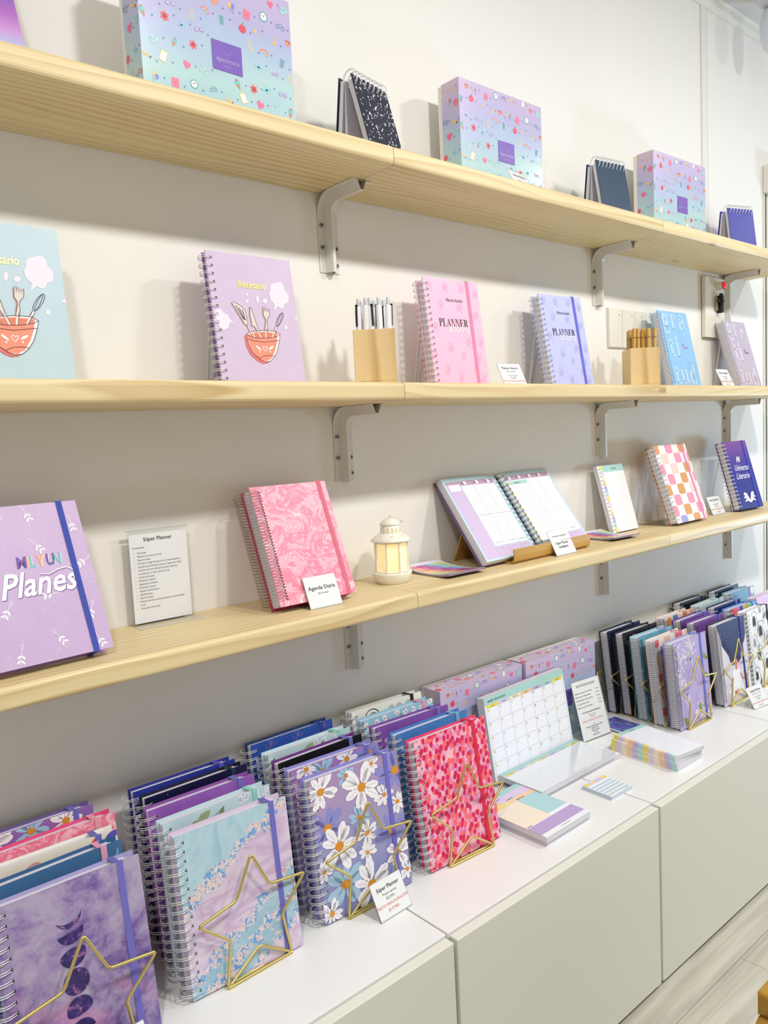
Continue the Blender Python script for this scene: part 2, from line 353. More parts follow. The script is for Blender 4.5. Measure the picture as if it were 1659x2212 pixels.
def daisy(t, x, y, r_, z, mp_, mc, n=9, rot=0, core=.2):
    for k in range(n):
        a = rot + 2 * pi * k / n + .2 * sin(k * 3.7); l = r_ * (.92 + .12 * sin(k * 5.1)); w = r_ * 2.9 / n
        P = [(.12, 0), (.3, w / r_ * .45), (.7, w / r_ * .62), (.93, w / r_ * .35), (1, 0), (.93, -w / r_ * .35), (.7, -w / r_ * .62), (.3, -w / r_ * .45)]
        t.poly([(x + l * (p * cos(a) - q * sin(a)), y + l * (p * sin(a) + q * cos(a))) for p, q in P], z, mp_)
        if mp_ is DECW and r_ > .015: t.line([(x + l * .35 * cos(a), y + l * .35 * sin(a)), (x + l * .85 * cos(a + .05), y + l * .85 * sin(a + .05))], r_ * .02, z + .0001, M('C9BEE0', .5))
    t.ell(x, y, r_ * core, r_ * core * .9, z + .0002, mc, 0, 10)
def clip_poly(P, x0, y0, x1, y1):
    for ax, v, sg in ((0, x0, 1), (0, x1, -1), (1, y0, 1), (1, y1, -1)):
        out = []
        for i in range(len(P)):
            a, b = P[i - 1], P[i]; ia = (a[ax] - v) * sg >= 0; ib = (b[ax] - v) * sg >= 0
            if ia != ib: k = (v - a[ax]) / (b[ax] - a[ax]); out.append((a[0] + k * (b[0] - a[0]), a[1] + k * (b[1] - a[1])))
            if ib: out.append(b)
        P = out
        if not P: break
    return P
class Art(MB):
    """flat print clipped to the cover"""
    def __init__(s, w, h): super().__init__(); s.w, s.h = w, h
    def add(s, vs, fs, mat, smooth=False):
        for f_ in fs:
            P = [vs[i] for i in f_]; z = P[0][2]
            if all(0 <= p[0] <= s.w and 0 <= p[1] <= s.h for p in P): super().add([tuple(p) for p in P], [tuple(range(len(P)))], mat); continue
            Q = clip_poly([(p[0], p[1]) for p in P], 0.0002, 0.0002, s.w - .0002, s.h - .0002)
            if len(Q) > 2: super().add([(a, b, z) for a, b in Q], [tuple(range(len(Q)))], mat)
def quadmap(TL, TRr, BL, BR, w, h):
    """drawing coordinates (digitised) -> cover coordinates"""
    def fn(x, y):
        a, b = .5, .5
        for _ in range(8):
            px = (1 - b) * ((1 - a) * TL[0] + a * TRr[0]) + b * ((1 - a) * BL[0] + a * BR[0]); py = (1 - b) * ((1 - a) * TL[1] + a * TRr[1]) + b * ((1 - a) * BL[1] + a * BR[1])
            dxa = (1 - b) * (TRr[0] - TL[0]) + b * (BR[0] - BL[0]); dya = (1 - b) * (TRr[1] - TL[1]) + b * (BR[1] - BL[1])
            dxb = (1 - a) * (BL[0] - TL[0]) + a * (BR[0] - TRr[0]); dyb = (1 - a) * (BL[1] - TL[1]) + a * (BR[1] - TRr[1])
            D_ = dxa * dyb - dxb * dya; ex, ey = x - px, y - py; a += (ex * dyb - dxb * ey) / D_; b += (dxa * ey - ex * dya) / D_
        return (a * w, (1 - b) * h)
    return lambda P: [fn(*p) for p in P]
# ---- individual prints (t = Art sized to the cover)
def art_recetario(t):
    q = quadmap((85, 62), (1297, 220), (335, 1918), (1530, 1935), t.w, t.h); L = .0007; ink = M('2A1A2E', .5); z = .0004
    def cl(P): t.poly(q(P), z, CLOUD)
    cl([(1050, 905), (1062, 820), (1005, 760), (980, 680), (1000, 630), (1000, 570), (1030, 530), (1075, 530), (1110, 512), (1170, 520), (1205, 570), (1212, 630), (1262, 670), (1278, 740), (1262, 800), (1212, 815), (1200, 860), (1160, 882), (1110, 850)])
    cl([(486, 1086), (420, 1060), (405, 1130), (350, 1168), (290, 1140), (262, 1080), (235, 1000), (215, 900), (250, 880), (300, 880), (335, 930), (395, 955), (418, 1010)])
    cl([(1415, 965), (1415, 1045), (1352, 1022)]); 
    for x, y, a, b in ((662, 680, 15, 22), (664, 773, 21, 24), (812, 745, 22, 52), (920, 773, 34, 34), (1228, 1138, 26, 30)): t.poly(q([(x + a * cos(k * .52), y + b * sin(k * .52)) for k in range(12)]), z, CLOUD)
    for dx, dy, mt, zz in ((2, 2, M('CDAF62', .5), .0004), (0, 0, FOIL, .0006)):
        p0, = q([(535 + dx, 577 + dy)]); t.text('Recetario', p0[0], p0[1], .0172, zz, mt, 'L', 0, .02, .82)
    z = .0006; sh = M('C98E96', .5); blade = M('D8CFC8', .5); hd = M('F2EEEE', .5)
    def shape(P, fill, dx=0): 
        if fill: t.poly(q([(a - 12, b + 4) for a, b in P]), .0005, sh); t.poly(q(P), z, fill)
        t.line(q(P), L, z + .0002, ink, True)
    shape([(445, 790), (470, 780), (560, 825), (632, 895), (672, 1080), (660, 1110), (620, 1080), (500, 880)], blade)
    for k in range(3): t.line(q([(500 + 45 * k, 830 + 30 * k), (610 + 14 * k, 1020 + 8 * k)]), L * 2, z + .0002, ink)
    shape([(660, 1108), (680, 1100), (765, 1275), (735, 1275)], hd)
    shape([(700, 850), (718, 870), (815, 1150), (790, 1165), (765, 1120), (735, 1118), (700, 960)], blade); shape([(795, 1165), (818, 1150), (868, 1285), (835, 1285)], hd)
    shape([(890, 860), (908, 850), (915, 920), (930, 860), (940, 925), (955, 870), (962, 930), (985, 880), (985, 970), (950, 1020), (945, 1060), (955, 1100), (945, 1280), (912, 1280), (922, 1100), (928, 1060), (925, 1020), (895, 970)], blade)
    for k in range(2): c = [(1125 + 42 * cos(a + .3) * (1 - .55 * k) + 10, 1030 + 95 * sin(a)) for a in [2 * pi * j / 12 for j in range(12)]]; t.line(q([(x + (1030 - y) * .32, y) for x, y in c]), L, z + .0002, ink, True)
    shape([(1075, 1125), (1100, 1135), (1040, 1280), (1010, 1280)], hd)
    bowl = [(650, 1225), (720, 1190), (900, 1178), (1060, 1190), (1135, 1235), (1125, 1320), (1095, 1450), (1050, 1540), (990, 1600), (920, 1612), (850, 1580), (740, 1490), (680, 1370)]
    t.poly(q([(a - 32, b + 24) for a, b in bowl]), .0007, M('D96A66', .5)); t.poly(q(bowl), .0008, M('F4F0F2', .5))
    t.poly(q([(660, 1232), (760, 1202), (900, 1196), (1098, 1215), (1092, 1330), (1062, 1450), (1010, 1560), (930, 1605), (850, 1575), (745, 1485), (690, 1370)]), .0009, M('E98C72', .5))
    t.poly(q([(700, 1228), (900, 1202), (1100, 1232), (1040, 1275), (900, 1284), (760, 1272)]), .001, M('D97A5E', .5))
    for a in ((735, 1190, 770, 1275), (815, 1180, 865, 1282), (930, 1150, 928, 1282), (1065, 1180, 1020, 1280)): t.line(q([(a[0], a[1]), (a[2], a[3])]), .0032, .0011, M('EAD9D2', .5)); t.line(q([(a[0] + 10, a[1]), (a[2] + 12, a[3])]), L, .0012, ink)
    t.line(q([(650, 1225), (700, 1262), (820, 1284), (980, 1282), (1090, 1262), (1135, 1235)]), L, .0013, ink); t.line(q([(660, 1290), (760, 1320), (900, 1340), (1120, 1318)]), L, .0013, ink)
    t.line(q(bowl), L, .0013, ink, True); t.line(q([(830, 1560), (900, 1528), (980, 1522), (1055, 1535)]), L, .0013, ink)
    for sx in (-1, 1): t.ell(*q([(910 + sx * 92, 1418)])[0], .0062, .0018, .0013, DECW, sx * .6 - .08); t.ell(*q([(910 + sx * 78, 1470)])[0], .0014, .0014, .0013, DECW)
    t.line(q([(915, 1470), (878, 1420), (882, 1398), (905, 1400), (915, 1418), (928, 1400), (945, 1405), (942, 1425)]), .0011, .0013, DECW, True)
def didone(t, s_, x, y, H, z, mat):
    T_, h_ = H * .17, H * .035
    def rc(a, b, c, d): t.rect(x + a, y + b, x + c, y + d, z, mat)
    for ch in s_:
        W = {'P': .62, 'L': .64, 'A': .74, 'N': .76, 'E': .66, 'R': .74}[ch] * H
        def stem(a, th=T_, top=True, bot=True, sf=.09): 
            rc(a, 0, a + th, H)
            if bot: rc(a - sf * H, 0, a + th + sf * H, h_)
            if top: rc(a - sf * H, H - h_, a + th + sf * H, H)
        if ch in 'PR':
            stem(.09 * H); rc(.2 * H, H - h_, .4 * H, H); rc(.2 * H, .48 * H, .4 * H, .48 * H + h_)
            P = [(x + .38 * H + .14 * H * sin(a), y + .74 * H + .243 * H * cos(a)) for a in [pi * k / 10 for k in range(11)]]
            t.line(P, [h_ + (T_ - h_) * sin(pi * k / 10) for k in range(11)], z, mat)
            if ch == 'R': t.line([(x + .36 * H, y + .48 * H), (x + .5 * H, y + .38 * H), (x + .56 * H, y + .1 * H), (x + .68 * H, y + .02 * H)], [h_, T_, T_ * .9, h_], z, mat)
        if ch == 'L': stem(.09 * H); rc(.2 * H, 0, .58 * H, h_); t.poly([(x + .58 * H, y), (x + .58 * H, y + .25 * H), (x + .5 * H, y)], z, mat)
        if ch == 'A':
            t.poly([(x + .3 * H, y + H), (x + .4 * H, y + H), (x + .68 * H, y), (x + .5 * H, y)], z, mat); t.line([(x + .33 * H, y + H * .97), (x + .07 * H, y)], h_, z, mat)
            rc(.15 * H, .3 * H, .5 * H, .3 * H + h_); rc(-.03 * H, 0, .18 * H, h_); rc(.42 * H, 0, .76 * H, h_)
        if ch == 'N':
            stem(.11 * H, h_, True, True); stem(.62 * H, h_, True, False); t.poly([(x + .09 * H, y + H), (x + .25 * H, y + H), (x + .655 * H, y), (x + .56 * H, y)], z, mat)
        if ch == 'E': stem(.09 * H); rc(.2 * H, 0, .58 * H, h_); rc(.2 * H, H - h_, .56 * H, H); rc(.2 * H, .5 * H, .44 * H, .5 * H + h_); t.poly([(x + .58 * H, y), (x + .58 * H, y + .26 * H), (x + .5 * H, y)], z, mat); t.poly([(x + .56 * H, y + H), (x + .56 * H, y + .76 * H), (x + .5 * H, y + H)], z, mat); rc(.42 * H, .4 * H, .45 * H, .63 * H)
        x += W * 1.03
def art_ahorro(c2):
    def fn(t):
        w, h = t.w, t.h; m2 = M(c2, .5); rnd = random.Random(5)
        for x, y, k in ((.10, .93, 1), (.38, .93, 1), (.68, .92, 0), (.93, .88, 0), (.27, .75, 0), (.60, .745, 1), (.9, .68, 1), (.12, .55, 1), (.70, .42, 1), (.93, .41, 0), (.36, .35, 0), (.57, .28, 1), (.86, .26, 0), (.78, .165, 1), (.25, .14, 0), (.48, .06, 0), (.9, .06, 0), (.05, .29, 1)):
            x, y = x * w, y * h; t.ring(x, y, .0062, .0075, .0009, .0004, m2, 0, 2 * pi, 16, -.15); t.text('$', x, y - .0028, .0085, .0004, m2)
            for a in (-.6, 0, .6):
                an = pi / 2 + a if not k else -pi / 2 + a
                if k == 1 and a == 0: continue
                t.line([(x + .0095 * cos(an), y + .0105 * sin(an)), (x + .013 * cos(an), y + .0145 * sin(an))], .0008, .0004, m2)
        t.text('Método Kakebo', .52 * w, .792 * h, .0105, .0005, INK, 'C', .45, .0, .72)
        didone(t, 'PLANNER', .2 * w, .555 * h, .0165, .0005, INK)
        t.text('ahorro', .54 * w, .505 * h, .0265, .0008, DECW, 'C', .42, .004, .8)
    return fn
def art_gratitud(c2, c3):
    def fn(t):
        w, h = t.w, t.h; m2 = M(c2, .45); z = .0004
        def stem(x, y, H, th=.0125, sf=True, top=True):
            t.rect(x, y, x + th, y + H, z, m2)
            if sf: t.rect(x - .004, y, x + th + .004, y + .0026, z, m2)
            if top: t.poly([(x, y + H), (x - .004, y + H - .001), (x - .004, y + H - .0036), (x, y + H - .0042)], z, m2)
        def gg(x, y): t.ring(x + .015, y + .027, .0112, .0135, .0105, z, m2); t.ring(x + .015, y - .004, .0135, .0095, .007, z, m2); t.rect(x + .024, y + .037, x + .036, y + .043, z, m2); t.line([(x + .008, y + .014), (x + .003, y + .008), (x + .01, y + .005), (x + .026, y + .005)], .006, z, m2)
        def rr(x, y): stem(x, y, .044); t.line([(x + .011, y + .03), (x + .015, y + .04), (x + .022, y + .042)], .005, z, m2); t.ell(x + .0235, y + .037, .0055, .0062, z, m2)
        def aa(x, y): t.rect(x + .0185, y + .003, x + .031, y + .034, z, m2); t.ring(x + .0175, y + .032, .0095, .0105, .0052, z, m2, 0, pi * .95); t.ell(x + .0075, y + .033, .0058, .006, z, m2); t.ring(x + .0115, y + .0115, .0075, .009, .0095, z, m2); t.line([(x + .027, y + .006), (x + .032, y + .001), (x + .037, y + .003)], .0045, z, m2)
        def tt(x, y): t.rect(x, y + .006, x + .0125, y + .054, z, m2); t.rect(x - .009, y + .0375, x + .0225, y + .0435, z, m2); t.line([(x + .0062, y + .009), (x + .011, y + .002), (x + .018, y + .002), (x + .022, y + .008)], .0055, z, m2)
        def ii(x, y): stem(x, y, .044); t.ell(x + .006, y + .056, .0072, .0072, z, m2)
        def uu(x, y): t.rect(x, y + .008, x + .0125, y + .044, z, m2); t.line([(x + .0062, y + .012), (x + .012, y + .0035), (x + .02, y + .003), (x + .026, y + .009)], .007, z, m2); stem(x + .0225, y, .044); t.rect(x - .004, y + .041, x, y + .044, z, m2)
        def dd(x, y): t.ring(x + .0115, y + .021, .008, .0175, .0105, z, m2); t.rect(x + .0175, y, x + .03, y + .064, z, m2); t.rect(x + .0125, y + .061, x + .03, y + .064, z, m2); t.rect(x + .03, y, x + .0345, y + .0026, z, m2)
        gg(.016, .172); rr(.062, .172); aa(.101, .172); tt(.028, .088); ii(.062, .088); tt(.026, .006); uu(.057, .006); dd(.104, .006)
        t.text('MI', .096, .122, .0095, z, M(c3, .5), 'L', 0, .02); t.text('DIARIO', .096, .1135, .0095, z, M(c3, .5), 'L', 0, .02)
    return fn
def art_planes(t):
    w, h = t.w, t.h; q = quadmap((-700, 330), (478, 237), (-420, 1470), (730, 1175), w, h)
    for c, x, y, b in (('6A45A0', 45, 712, 1), ('F3A878', 92, 705, 1), ('78BCC4', 130, 700, 1), ('F3A878', 200, 690, 1), ('6A45A0', 275, 680, 1), ('78BCC4', 325, 672, 1)):
        ch = {45: 'M', 92: 'I', 130: 'L', 200: 'Y', 275: 'U', 325: 'N'}[x]; p, = q([(x - 22, y - 10)]); t.text(ch, p[0] + .0007, p[1] - .0005, .023, .0004, DECW, 'C', .1, .02, .8); t.text(ch, p[0], p[1], .023, .0006, M(c, .5), 'C', .1, .03, .8)
    for dx, dy, mt, zz in ((.001, -.0012, M('7A5C94', .5), .0004), (0, 0, DECW, .0007)):
        p, = q([(165, 868)]); t.text('Planes', p[0] + dx, p[1] + dy, .049, zz, mt, 'C', .36, .018, .84)
        t.line([(a + dx, b + dy) for a, b in q([(150, 738), (230, 735), (300, 700), (370, 682), (425, 695), (440, 735), (425, 770)])], [.0006, .0014, .0016, .0016, .002, .002, .001], zz, mt)
    rnd = random.Random(3)
    for x, y, a in ((65, 340, 1.9), (145, 555, 2.2), (515, 640, .5), (230, 870, .1), (300, 1150, 2.1), (435, 400, 1.7), (560, 960, 1.2), (-100, 1000, 1), (-300, 600, 2), (620, 1140, 2), (0, 1290, 1.3), (-200, 400, .6)):
        (x, y), = q([(x, y)]); L = .011
        t.line([(x - L * cos(a), y - L * sin(a)), (x + L * cos(a), y + L * sin(a))], .0007, .0004, DECW); t.ring(x + L * cos(a) * 1.2, y + L * sin(a) * 1.2, .0035, .0018, .0006, .0004, DECW, 0, 2 * pi, 10, a)
        for k in (-.7, -.1):
            for sg in (-1, 1): t.ell(x + k * L * cos(a) + sg * .0028 * sin(a), y + k * L * sin(a) - sg * .0028 * cos(a), .0034, .0014, .0004, DECW, a + sg * .7, 8)
    for i in range(70): x, y = rnd.random() * w, rnd.random() * h; t.ell(x, y, .0007, .0007, .0004, DECW, 0, 6)
def art_moons(t):
    w, h = t.w, t.h; dk = G('moon_print', .4); n = dk.noise(70, 5, 1, rough=.7); dk = dk.base(dk.ramp(n, [(.42, '2C2058'), (.55, '40307A'), (.66, 'B06E9A')])).m
    def cres(x, y, r_, k, a, z=.0004):
        P = [(r_ * cos(b), r_ * sin(b)) for b in [pi + pi * i / 14 for i in range(15)]] + [(r_ * cos(b), k * r_ * sin(b)) for b in [2 * pi - pi * i / 14 for i in range(1, 14)]]
        t.poly([(x + p * cos(a) - q_ * sin(a), y + p * sin(a) + q_ * cos(a)) for p, q_ in P], z, dk)
    cx = .083; a = R_(10)
    for y, k, fl in ((.192, .6, 0), (.172, .1, 0), (.143, -.45, 0), (.108, -1, 0), (.073, -.45, 1), (.044, .1, 1), (.024, .6, 1)): cres(cx, y, .0165, k, a + (pi if fl else 0))
    g2 = M('C69CC4', .5); 
def art_daisy(seed=0):
    def fn(t):
        if seed == 0: F = [(.0205, .2098, .0297, 'w'), (.1257, .2256, .0165, 'w'), (.0725, .2211, .0198, 'b'), (.1009, .1931, .037, 'w'), (.1736, .2005, .0363, 'p'), (.1449, .1663, .0191, 'w'), (.0265, .148, .0363, 'p'), (.0887, .1457, .0205, 'b'), (.1714, .146, .0181, 'w'), (.1009, .1153, .0215, 'w'), (.1541, .1014, .0347, 'p'), (.0436, .1134, .037, 'w'), (.0965, .084, .0165, 'w'), (.1595, .0617, .0248, 'w'), (.0098, .0821, .0165, 'w'), (.0473, .0486, .037, 'b'), (.098, .0298, .0379, 'w'), (.0147, .0128, .0224, 'w'), (.1747, .0262, .0165, 'w')]
        elif seed == 1: F = [(.035, .222, .032, 'w'), (.09, .224, .024, 'b'), (.14, .222, .026, 'w'), (.168, .19, .024, 'p')]
        else: F = [(.03, .228, .02, 'w'), (.062, .215, .026, 'b'), (.112, .222, .024, 'w'), (.16, .22, .028, 'p')]
        for i, (x, y, r_, c) in enumerate(sorted(F, key=lambda a: {'p': 0, 'b': 1, 'w': 2}[a[3]])):
            daisy(t, x, y, r_ * 1.17, .0003 + i * .00004, {'w': DECW, 'b': M('A4C4DE', .5), 'p': M('8C8CD0', .5)}[c], M('D8902E', .5), 9 if r_ > .02 else 8, i * .7)
    return fn
def leaf(t, x, y, l, wd, a, z, mat):
    P = [(0, 0), (.25, .32), (.5, .42), (.8, .25), (1, 0), (.8, -.25), (.5, -.42), (.25, -.32)]
    t.poly([(x + l * p * cos(a) - wd * q * sin(a), y + l * p * sin(a) + wd * q * cos(a)) for p, q in P], z, mat)
def art_floral(dx=0):
    def fn(t):
        g1, g2 = M('7C9468', .5), M('93A87C', .5)
        leaf(t, .03 + dx, .205, .045, .03, .15, .0004, g1); leaf(t, .052 + dx, .212, .03, .018, .6, .0005, g2); t.line([(.04 + dx, .198), (.08 + dx, .215), (.1 + dx, .226)], .0012, .0005, g1); leaf(t, .086 + dx, .2, .03, .012, 1.1, .0005, g1)
        rnd = random.Random(int(dx * 1000) + 2)
        for i in range(26): x, y = rnd.uniform(.1, .18), rnd.uniform(.17, .23); daisy(t, x, y, .005, .0003, DECW, M('8C86C4', .5), 6, i, .25)
        for i in range(14): x, y = rnd.uniform(0, .05), rnd.uniform(.17, .2); daisy(t, x, y, .005, .0003, DECW, M('8C86C4', .5), 6, i, .25)
    return fn
def art_blueleaf(t):
    m2 = M('B892B0', .45)
    for x0 in (.01, .07, .13):
        t.line([(x0, .18), (x0 + .02, .205), (x0 + .035, .232)], .0008, .0004, m2)
        for k in range(4):
            for sg in (-1, 1):
                a = .9 + sg * .8; bx, by = x0 + .008 + k * .007, .19 + k * .011; P = [(bx, by), (bx + .008 * cos(a + .3), by + .008 * sin(a + .3)), (bx + .016 * cos(a), by + .016 * sin(a)), (bx + .008 * cos(a - .3), by + .008 * sin(a - .3))]; t.line(P, .0005, .0004, m2, True)
def art_stars(n=60, c=DECW, r0=.0006):
    def fn(t):
        rnd = random.Random(n)
        for i in range(n): x, y = rnd.random() * t.w, rnd.random() * t.h; r_ = r0 * rnd.uniform(.6, 1.4); t.ell(x, y, r_, r_, .0004, c, 0, 6)
    return fn
def art_blossom(t):
    rnd = random.Random(4)
    for i in range(22): x, y = .008 + (i % 8) * .024 + rnd.uniform(-.005, .005), .226 - (i // 8) * .016 + rnd.uniform(-.004, .004); daisy(t, x, y, .0072, .0004, DECW, M('C85A6A', .5), 5, i, .25); leaf(t, x + .007, y - .004, .008, .005, -.7, .0003, M('6E9A78', .5))
def art_tulip(t):
    rnd = random.Random(7); gy = M('A8A2AC', .5)
    def tul(x, y, s_, mt):
        t.poly([(x + s_ * a, y + s_ * b) for a, b in ((-.5, .1), (-.42, .6), (-.15, .95), (.15, .95), (.42, .6), (.5, .1), (.5, -.55), (.32, -.2), (.18, -.62), (0, -.22), (-.18, -.62), (-.32, -.2), (-.5, -.55))], .0006, mt)
        t.ring(x + s_ * .2, y + s_ * 1.0, s_ * .8, s_ * .55, .0012, .0005, mt if mt is INK else gy, 0, pi)
    for i, (x, y, s_, c) in enumerate(((.04, .185, .021, 0), (.085, .215, .017, 1), (.075, .15, .022, 0), (.13, .19, .02, 0), (.03, .125, .017, 1), (.115, .115, .02, 0), (.05, .085, .021, 0), (.14, .07, .02, 1), (.095, .05, .021, 0), (.02, .03, .018, 0), (.145, .14, .014, 1))):
        tul(x, y, s_, gy if c else INK)
        a = rnd.uniform(-.4, .4); t.line([(x + .014 * cos(a), y + .02), (x + .024, y - .004), (x + .014, y - .03), (x + .024, y - .045)], [.0006, .0018, .0018, .0006], .0004, INK)
        leaf(t, x + .018, y - .03, .024, .008, 1.2 + a, .0005, INK if i % 2 else gy)
def art_cream(t):
    t.ring(.05, .214, .017, .014, .0016, .0005, INK, 0, pi); t.ring(.052, .21, .011, .01, .0014, .0005, INK, 0, pi)
    for x in (.1, .12, .145): t.ell(x, .214, .009, .011, .0004, M('B8B0B8', .5)); 
def art_blobs(t):
    for x, y, a, b, r_, c in ((.04, .2, .032, .018, .2, 'E0732E'), (.1, .212, .022, .008, .3, '6A45A8'), (.065, .219, .012, .007, .4, 'D99A98'), (.14, .21, .012, .006, .5, 'DD6030'), (.15, .221, .006, .01, -.2, 'DD6030'), (.176, .228, .012, .005, .4, '5E4CB0'), (.178, .2, .006, .012, 0, 'E89058'), (.08, .19, .02, .015, 1, 'D08A9A')): t.ell(x, y, a, b, .0004, M(c, .5), r_, 16)
def art_check(cols, nx, ny, rx=.8, base_off=1):
    def fn(t):
        cw, chh = t.w / nx, t.h / ny
        for j in range(int(ny) + 2):
            for i in range(int(nx) + 1):
                if (i + j) % 2 == base_off: continue
                c = cols[(i * 3 + j * 5 + (i * j) % 3) % len(cols)]; x0, y0 = i * cw - cw * .3, t.h - (j + .85) * chh; k = .12 * cw
                t.poly([(x0 + k, y0), (x0 + cw - k, y0), (x0 + cw, y0 + k), (x0 + cw, y0 + chh - k), (x0 + cw - k, y0 + chh), (x0 + k, y0 + chh), (x0, y0 + chh - k), (x0, y0 + k)], .0004, M(c, .5))
    return fn
def art_geo(t):
    for x, y, c, k in ((.012, .2, 'C98A5A', 0), (.045, .2, '4F7FBA', 1), (.075, .2, 'E8CDB4', 1), (.1, .205, 'C27C48', 0), (.13, .21, 'D69A62', 0), (.152, .215, 'E0A870', 0)):
        if k: t.rect(x, y, x + .026, y + .022, .0004, M(c, .5))
        else: t.ell(x + .012, y + .008, .013, .014, .0005, M(c, .5))
def art_rainbow(t):
    for i, c in enumerate(('D8442E', 'E06A86', 'D07CB0', '2E54B8', 'E0B46A', 'B8B83A', '7FC4A0', '8AD0D0', '4C90D8')): t.rect(t.w * i / 9, .1, t.w * (i + 1) / 9, t.h, .0004, M(c, .5))
def art_whiteflowers(t):
    rnd = random.Random(9)
    for i in range(150):
        k = i % 3; x, y = ((rnd.gauss(.022, .012), rnd.uniform(.09, .215)), (rnd.gauss(.075, .016), rnd.uniform(.175, .222)), (rnd.gauss(.12, .015), rnd.uniform(.0, .05)))[k]
        if 0 < x < t.w and 0 < y < t.h: daisy(t, x, y, rnd.uniform(.0035, .006), .0004, DECW, M('C9B8DC', .5), 5, i, .2)
    for a, b, l, an in ((.135, .17, .03, -.6), (.14, .12, .03, -.8), (.1, .05, .03, -1.2), (.02, .03, .035, -.9), (.12, .04, .03, -.5), (.15, .15, .02, .5)): leaf(t, a, b, l, l * .5, an, .0005, M('7E9450', .5))
    nb = M('4C4478', .5)
    for bx, by, s_ in ((.045, .08, .026), (.075, .165, .018)):
        for sg in (-1, 1):
            leaf(t, bx, by, s_, s_ * .9, pi / 2 - sg * .9, .0006, M('BDB4DC', .5)); leaf(t, bx, by, s_ * .8, s_ * .6, -pi / 2 + sg * .7, .0006, M('C8C0E2', .5))
            for q_ in (.5, .8, 1.1): t.line([(bx, by), (bx + s_ * .9 * cos(pi / 2 - sg * q_), by + s_ * .9 * sin(pi / 2 - sg * q_))], .0006, .0008, nb)
        t.line([(bx, by - .008), (bx, by + .006)], .0018, .0009, nb)
def art_woman(t):
    q = quadmap((1213, 490), (1448, 385), (1295, 1175), (1512, 1060), t.w, t.h); nv = M('16265C', .45)
    t.poly(q([(1213, 490), (1448, 385), (1452, 470), (1458, 540), (1448, 610), (1425, 660), (1418, 720), (1420, 760), (1405, 790), (1350, 825), (1330, 790), (1318, 745), (1292, 705), (1262, 660), (1248, 590), (1225, 530)]), .0004, nv)
    sk = M('D9786A', .5); wh = M('EEF2FA', .5)
    t.poly(q([(1378, 762), (1390, 780), (1392, 800), (1384, 812), (1390, 840), (1384, 865), (1372, 862), (1374, 828), (1364, 812), (1364, 790)]), .0006, sk)
    t.poly(q([(1360, 858), (1374, 846), (1396, 848), (1412, 865), (1420, 900), (1422, 960), (1445, 1010), (1440, 1060), (1350, 1085), (1318, 1055), (1345, 1000), (1350, 930), (1348, 885)]), .0005, wh)
    t.poly(q([(1350, 925), (1360, 930), (1356, 975), (1340, 1000), (1333, 995), (1346, 965)]), .0007, sk); t.poly(q([(1412, 880), (1420, 885), (1432, 920), (1448, 930), (1446, 942), (1424, 938), (1412, 905)]), .0007, sk)
    t.poly(q([(1368, 1048), (1400, 1025), (1412, 1040), (1372, 1075)]), .0007, sk)
    rnd = random.Random(1)
    for i in range(40): (x, y), = q([(rnd.uniform(1240, 1440), rnd.uniform(440, 680))]); t.ell(x, y, .0006, .0006, .0006, DECW, 0, 6)
def art_universo(t):
    w, h = t.w, t.h
    for s_, y, x in (('Mi', .152, .067), ('Universo', .125, .074), ('Literario', .098, .07)): t.text(s_, x, y, .028, .0006, DECW, 'C', .4, .006, .85)
    bx, by = .075, .018
    for sg in (-1, 1):
        for k, (a, b) in enumerate(((.036, .004), (.038, .017), (.034, .029))): t.poly([(bx, by), (bx + sg * a * .5, by + b * .5 + .006), (bx + sg * a, by + b), (bx + sg * (a - .008), by + b + .007), (bx + sg * a * .4, by + b * .6 + .014), (bx, by + .008)], .0005 + k * .0001, M('D9CCE8', .5) if k % 2 else DECW)
    art_stars(26)(t)
def art_night(t):
    rnd = random.Random(12)
    for i in range(240):
        x, y = rnd.random() * t.w, rnd.random() * t.h; r_ = rnd.choice((.0007, .0009, .0011, .0015)); t.ell(x, y, r_, r_ * 1.3, .0003, DECW, 0, 7)
# ------------------------------------------------------------------ notebooks
_coil = {}
def coil(h, T, Rr, n, kind, cm):
    k = (h, T, Rr, n, kind, cm.name)
    if k not in _coil:
        t = MB(); x0 = .001; p = (h - .022) / (n - 1)
        if kind == 'twin':
            for i in range(n):
                y = .011 + i * p
                for dy in (-.0014, .0014): t.tube([(x0 + Rr * cos(a), y + dy, -T / 2 + Rr * sin(a)) for a in [2 * pi * j / 16 + .2 for j in range(16)]], .00062, cm, 5, True)
        else:
            N = int(n * 12); t.tube([(x0 + Rr * cos(-2 * pi * j / 12), .009 + j / 12 * p, -T / 2 + Rr * sin(-2 * pi * j / 12)) for j in range(N)], .0006, cm, 5)
        hx = x0 + math.sqrt(max(Rr ** 2 - (T / 2) ** 2, 1e-6))
        for i in range(n): y = .011 + i * p; t.rect(hx - .0022, y - (.0022 if kind == 'twin' else .0013), hx + .0012, y + (.0022 if kind == 'twin' else .0013), .00025, INK)
        _coil[k] = t.mesh('wire_binding')
    return _coil[k]
_pg = {}
def pages(w, h, T):
    k = (w, h, T)
    if k not in _pg:
        t = MB(); t.box((.0035, .004, -T + .0026), (w - .014, h - .004, -.0026), PAGES); t.box((.002, .0025, -T * .55), (w - .011, h - .003, -T * .55 + .0006), M('D8D2E4', .6)); _pg[k] = t.mesh('pages')
    return _pg[k]
BLACKE = M('15151A', .5)
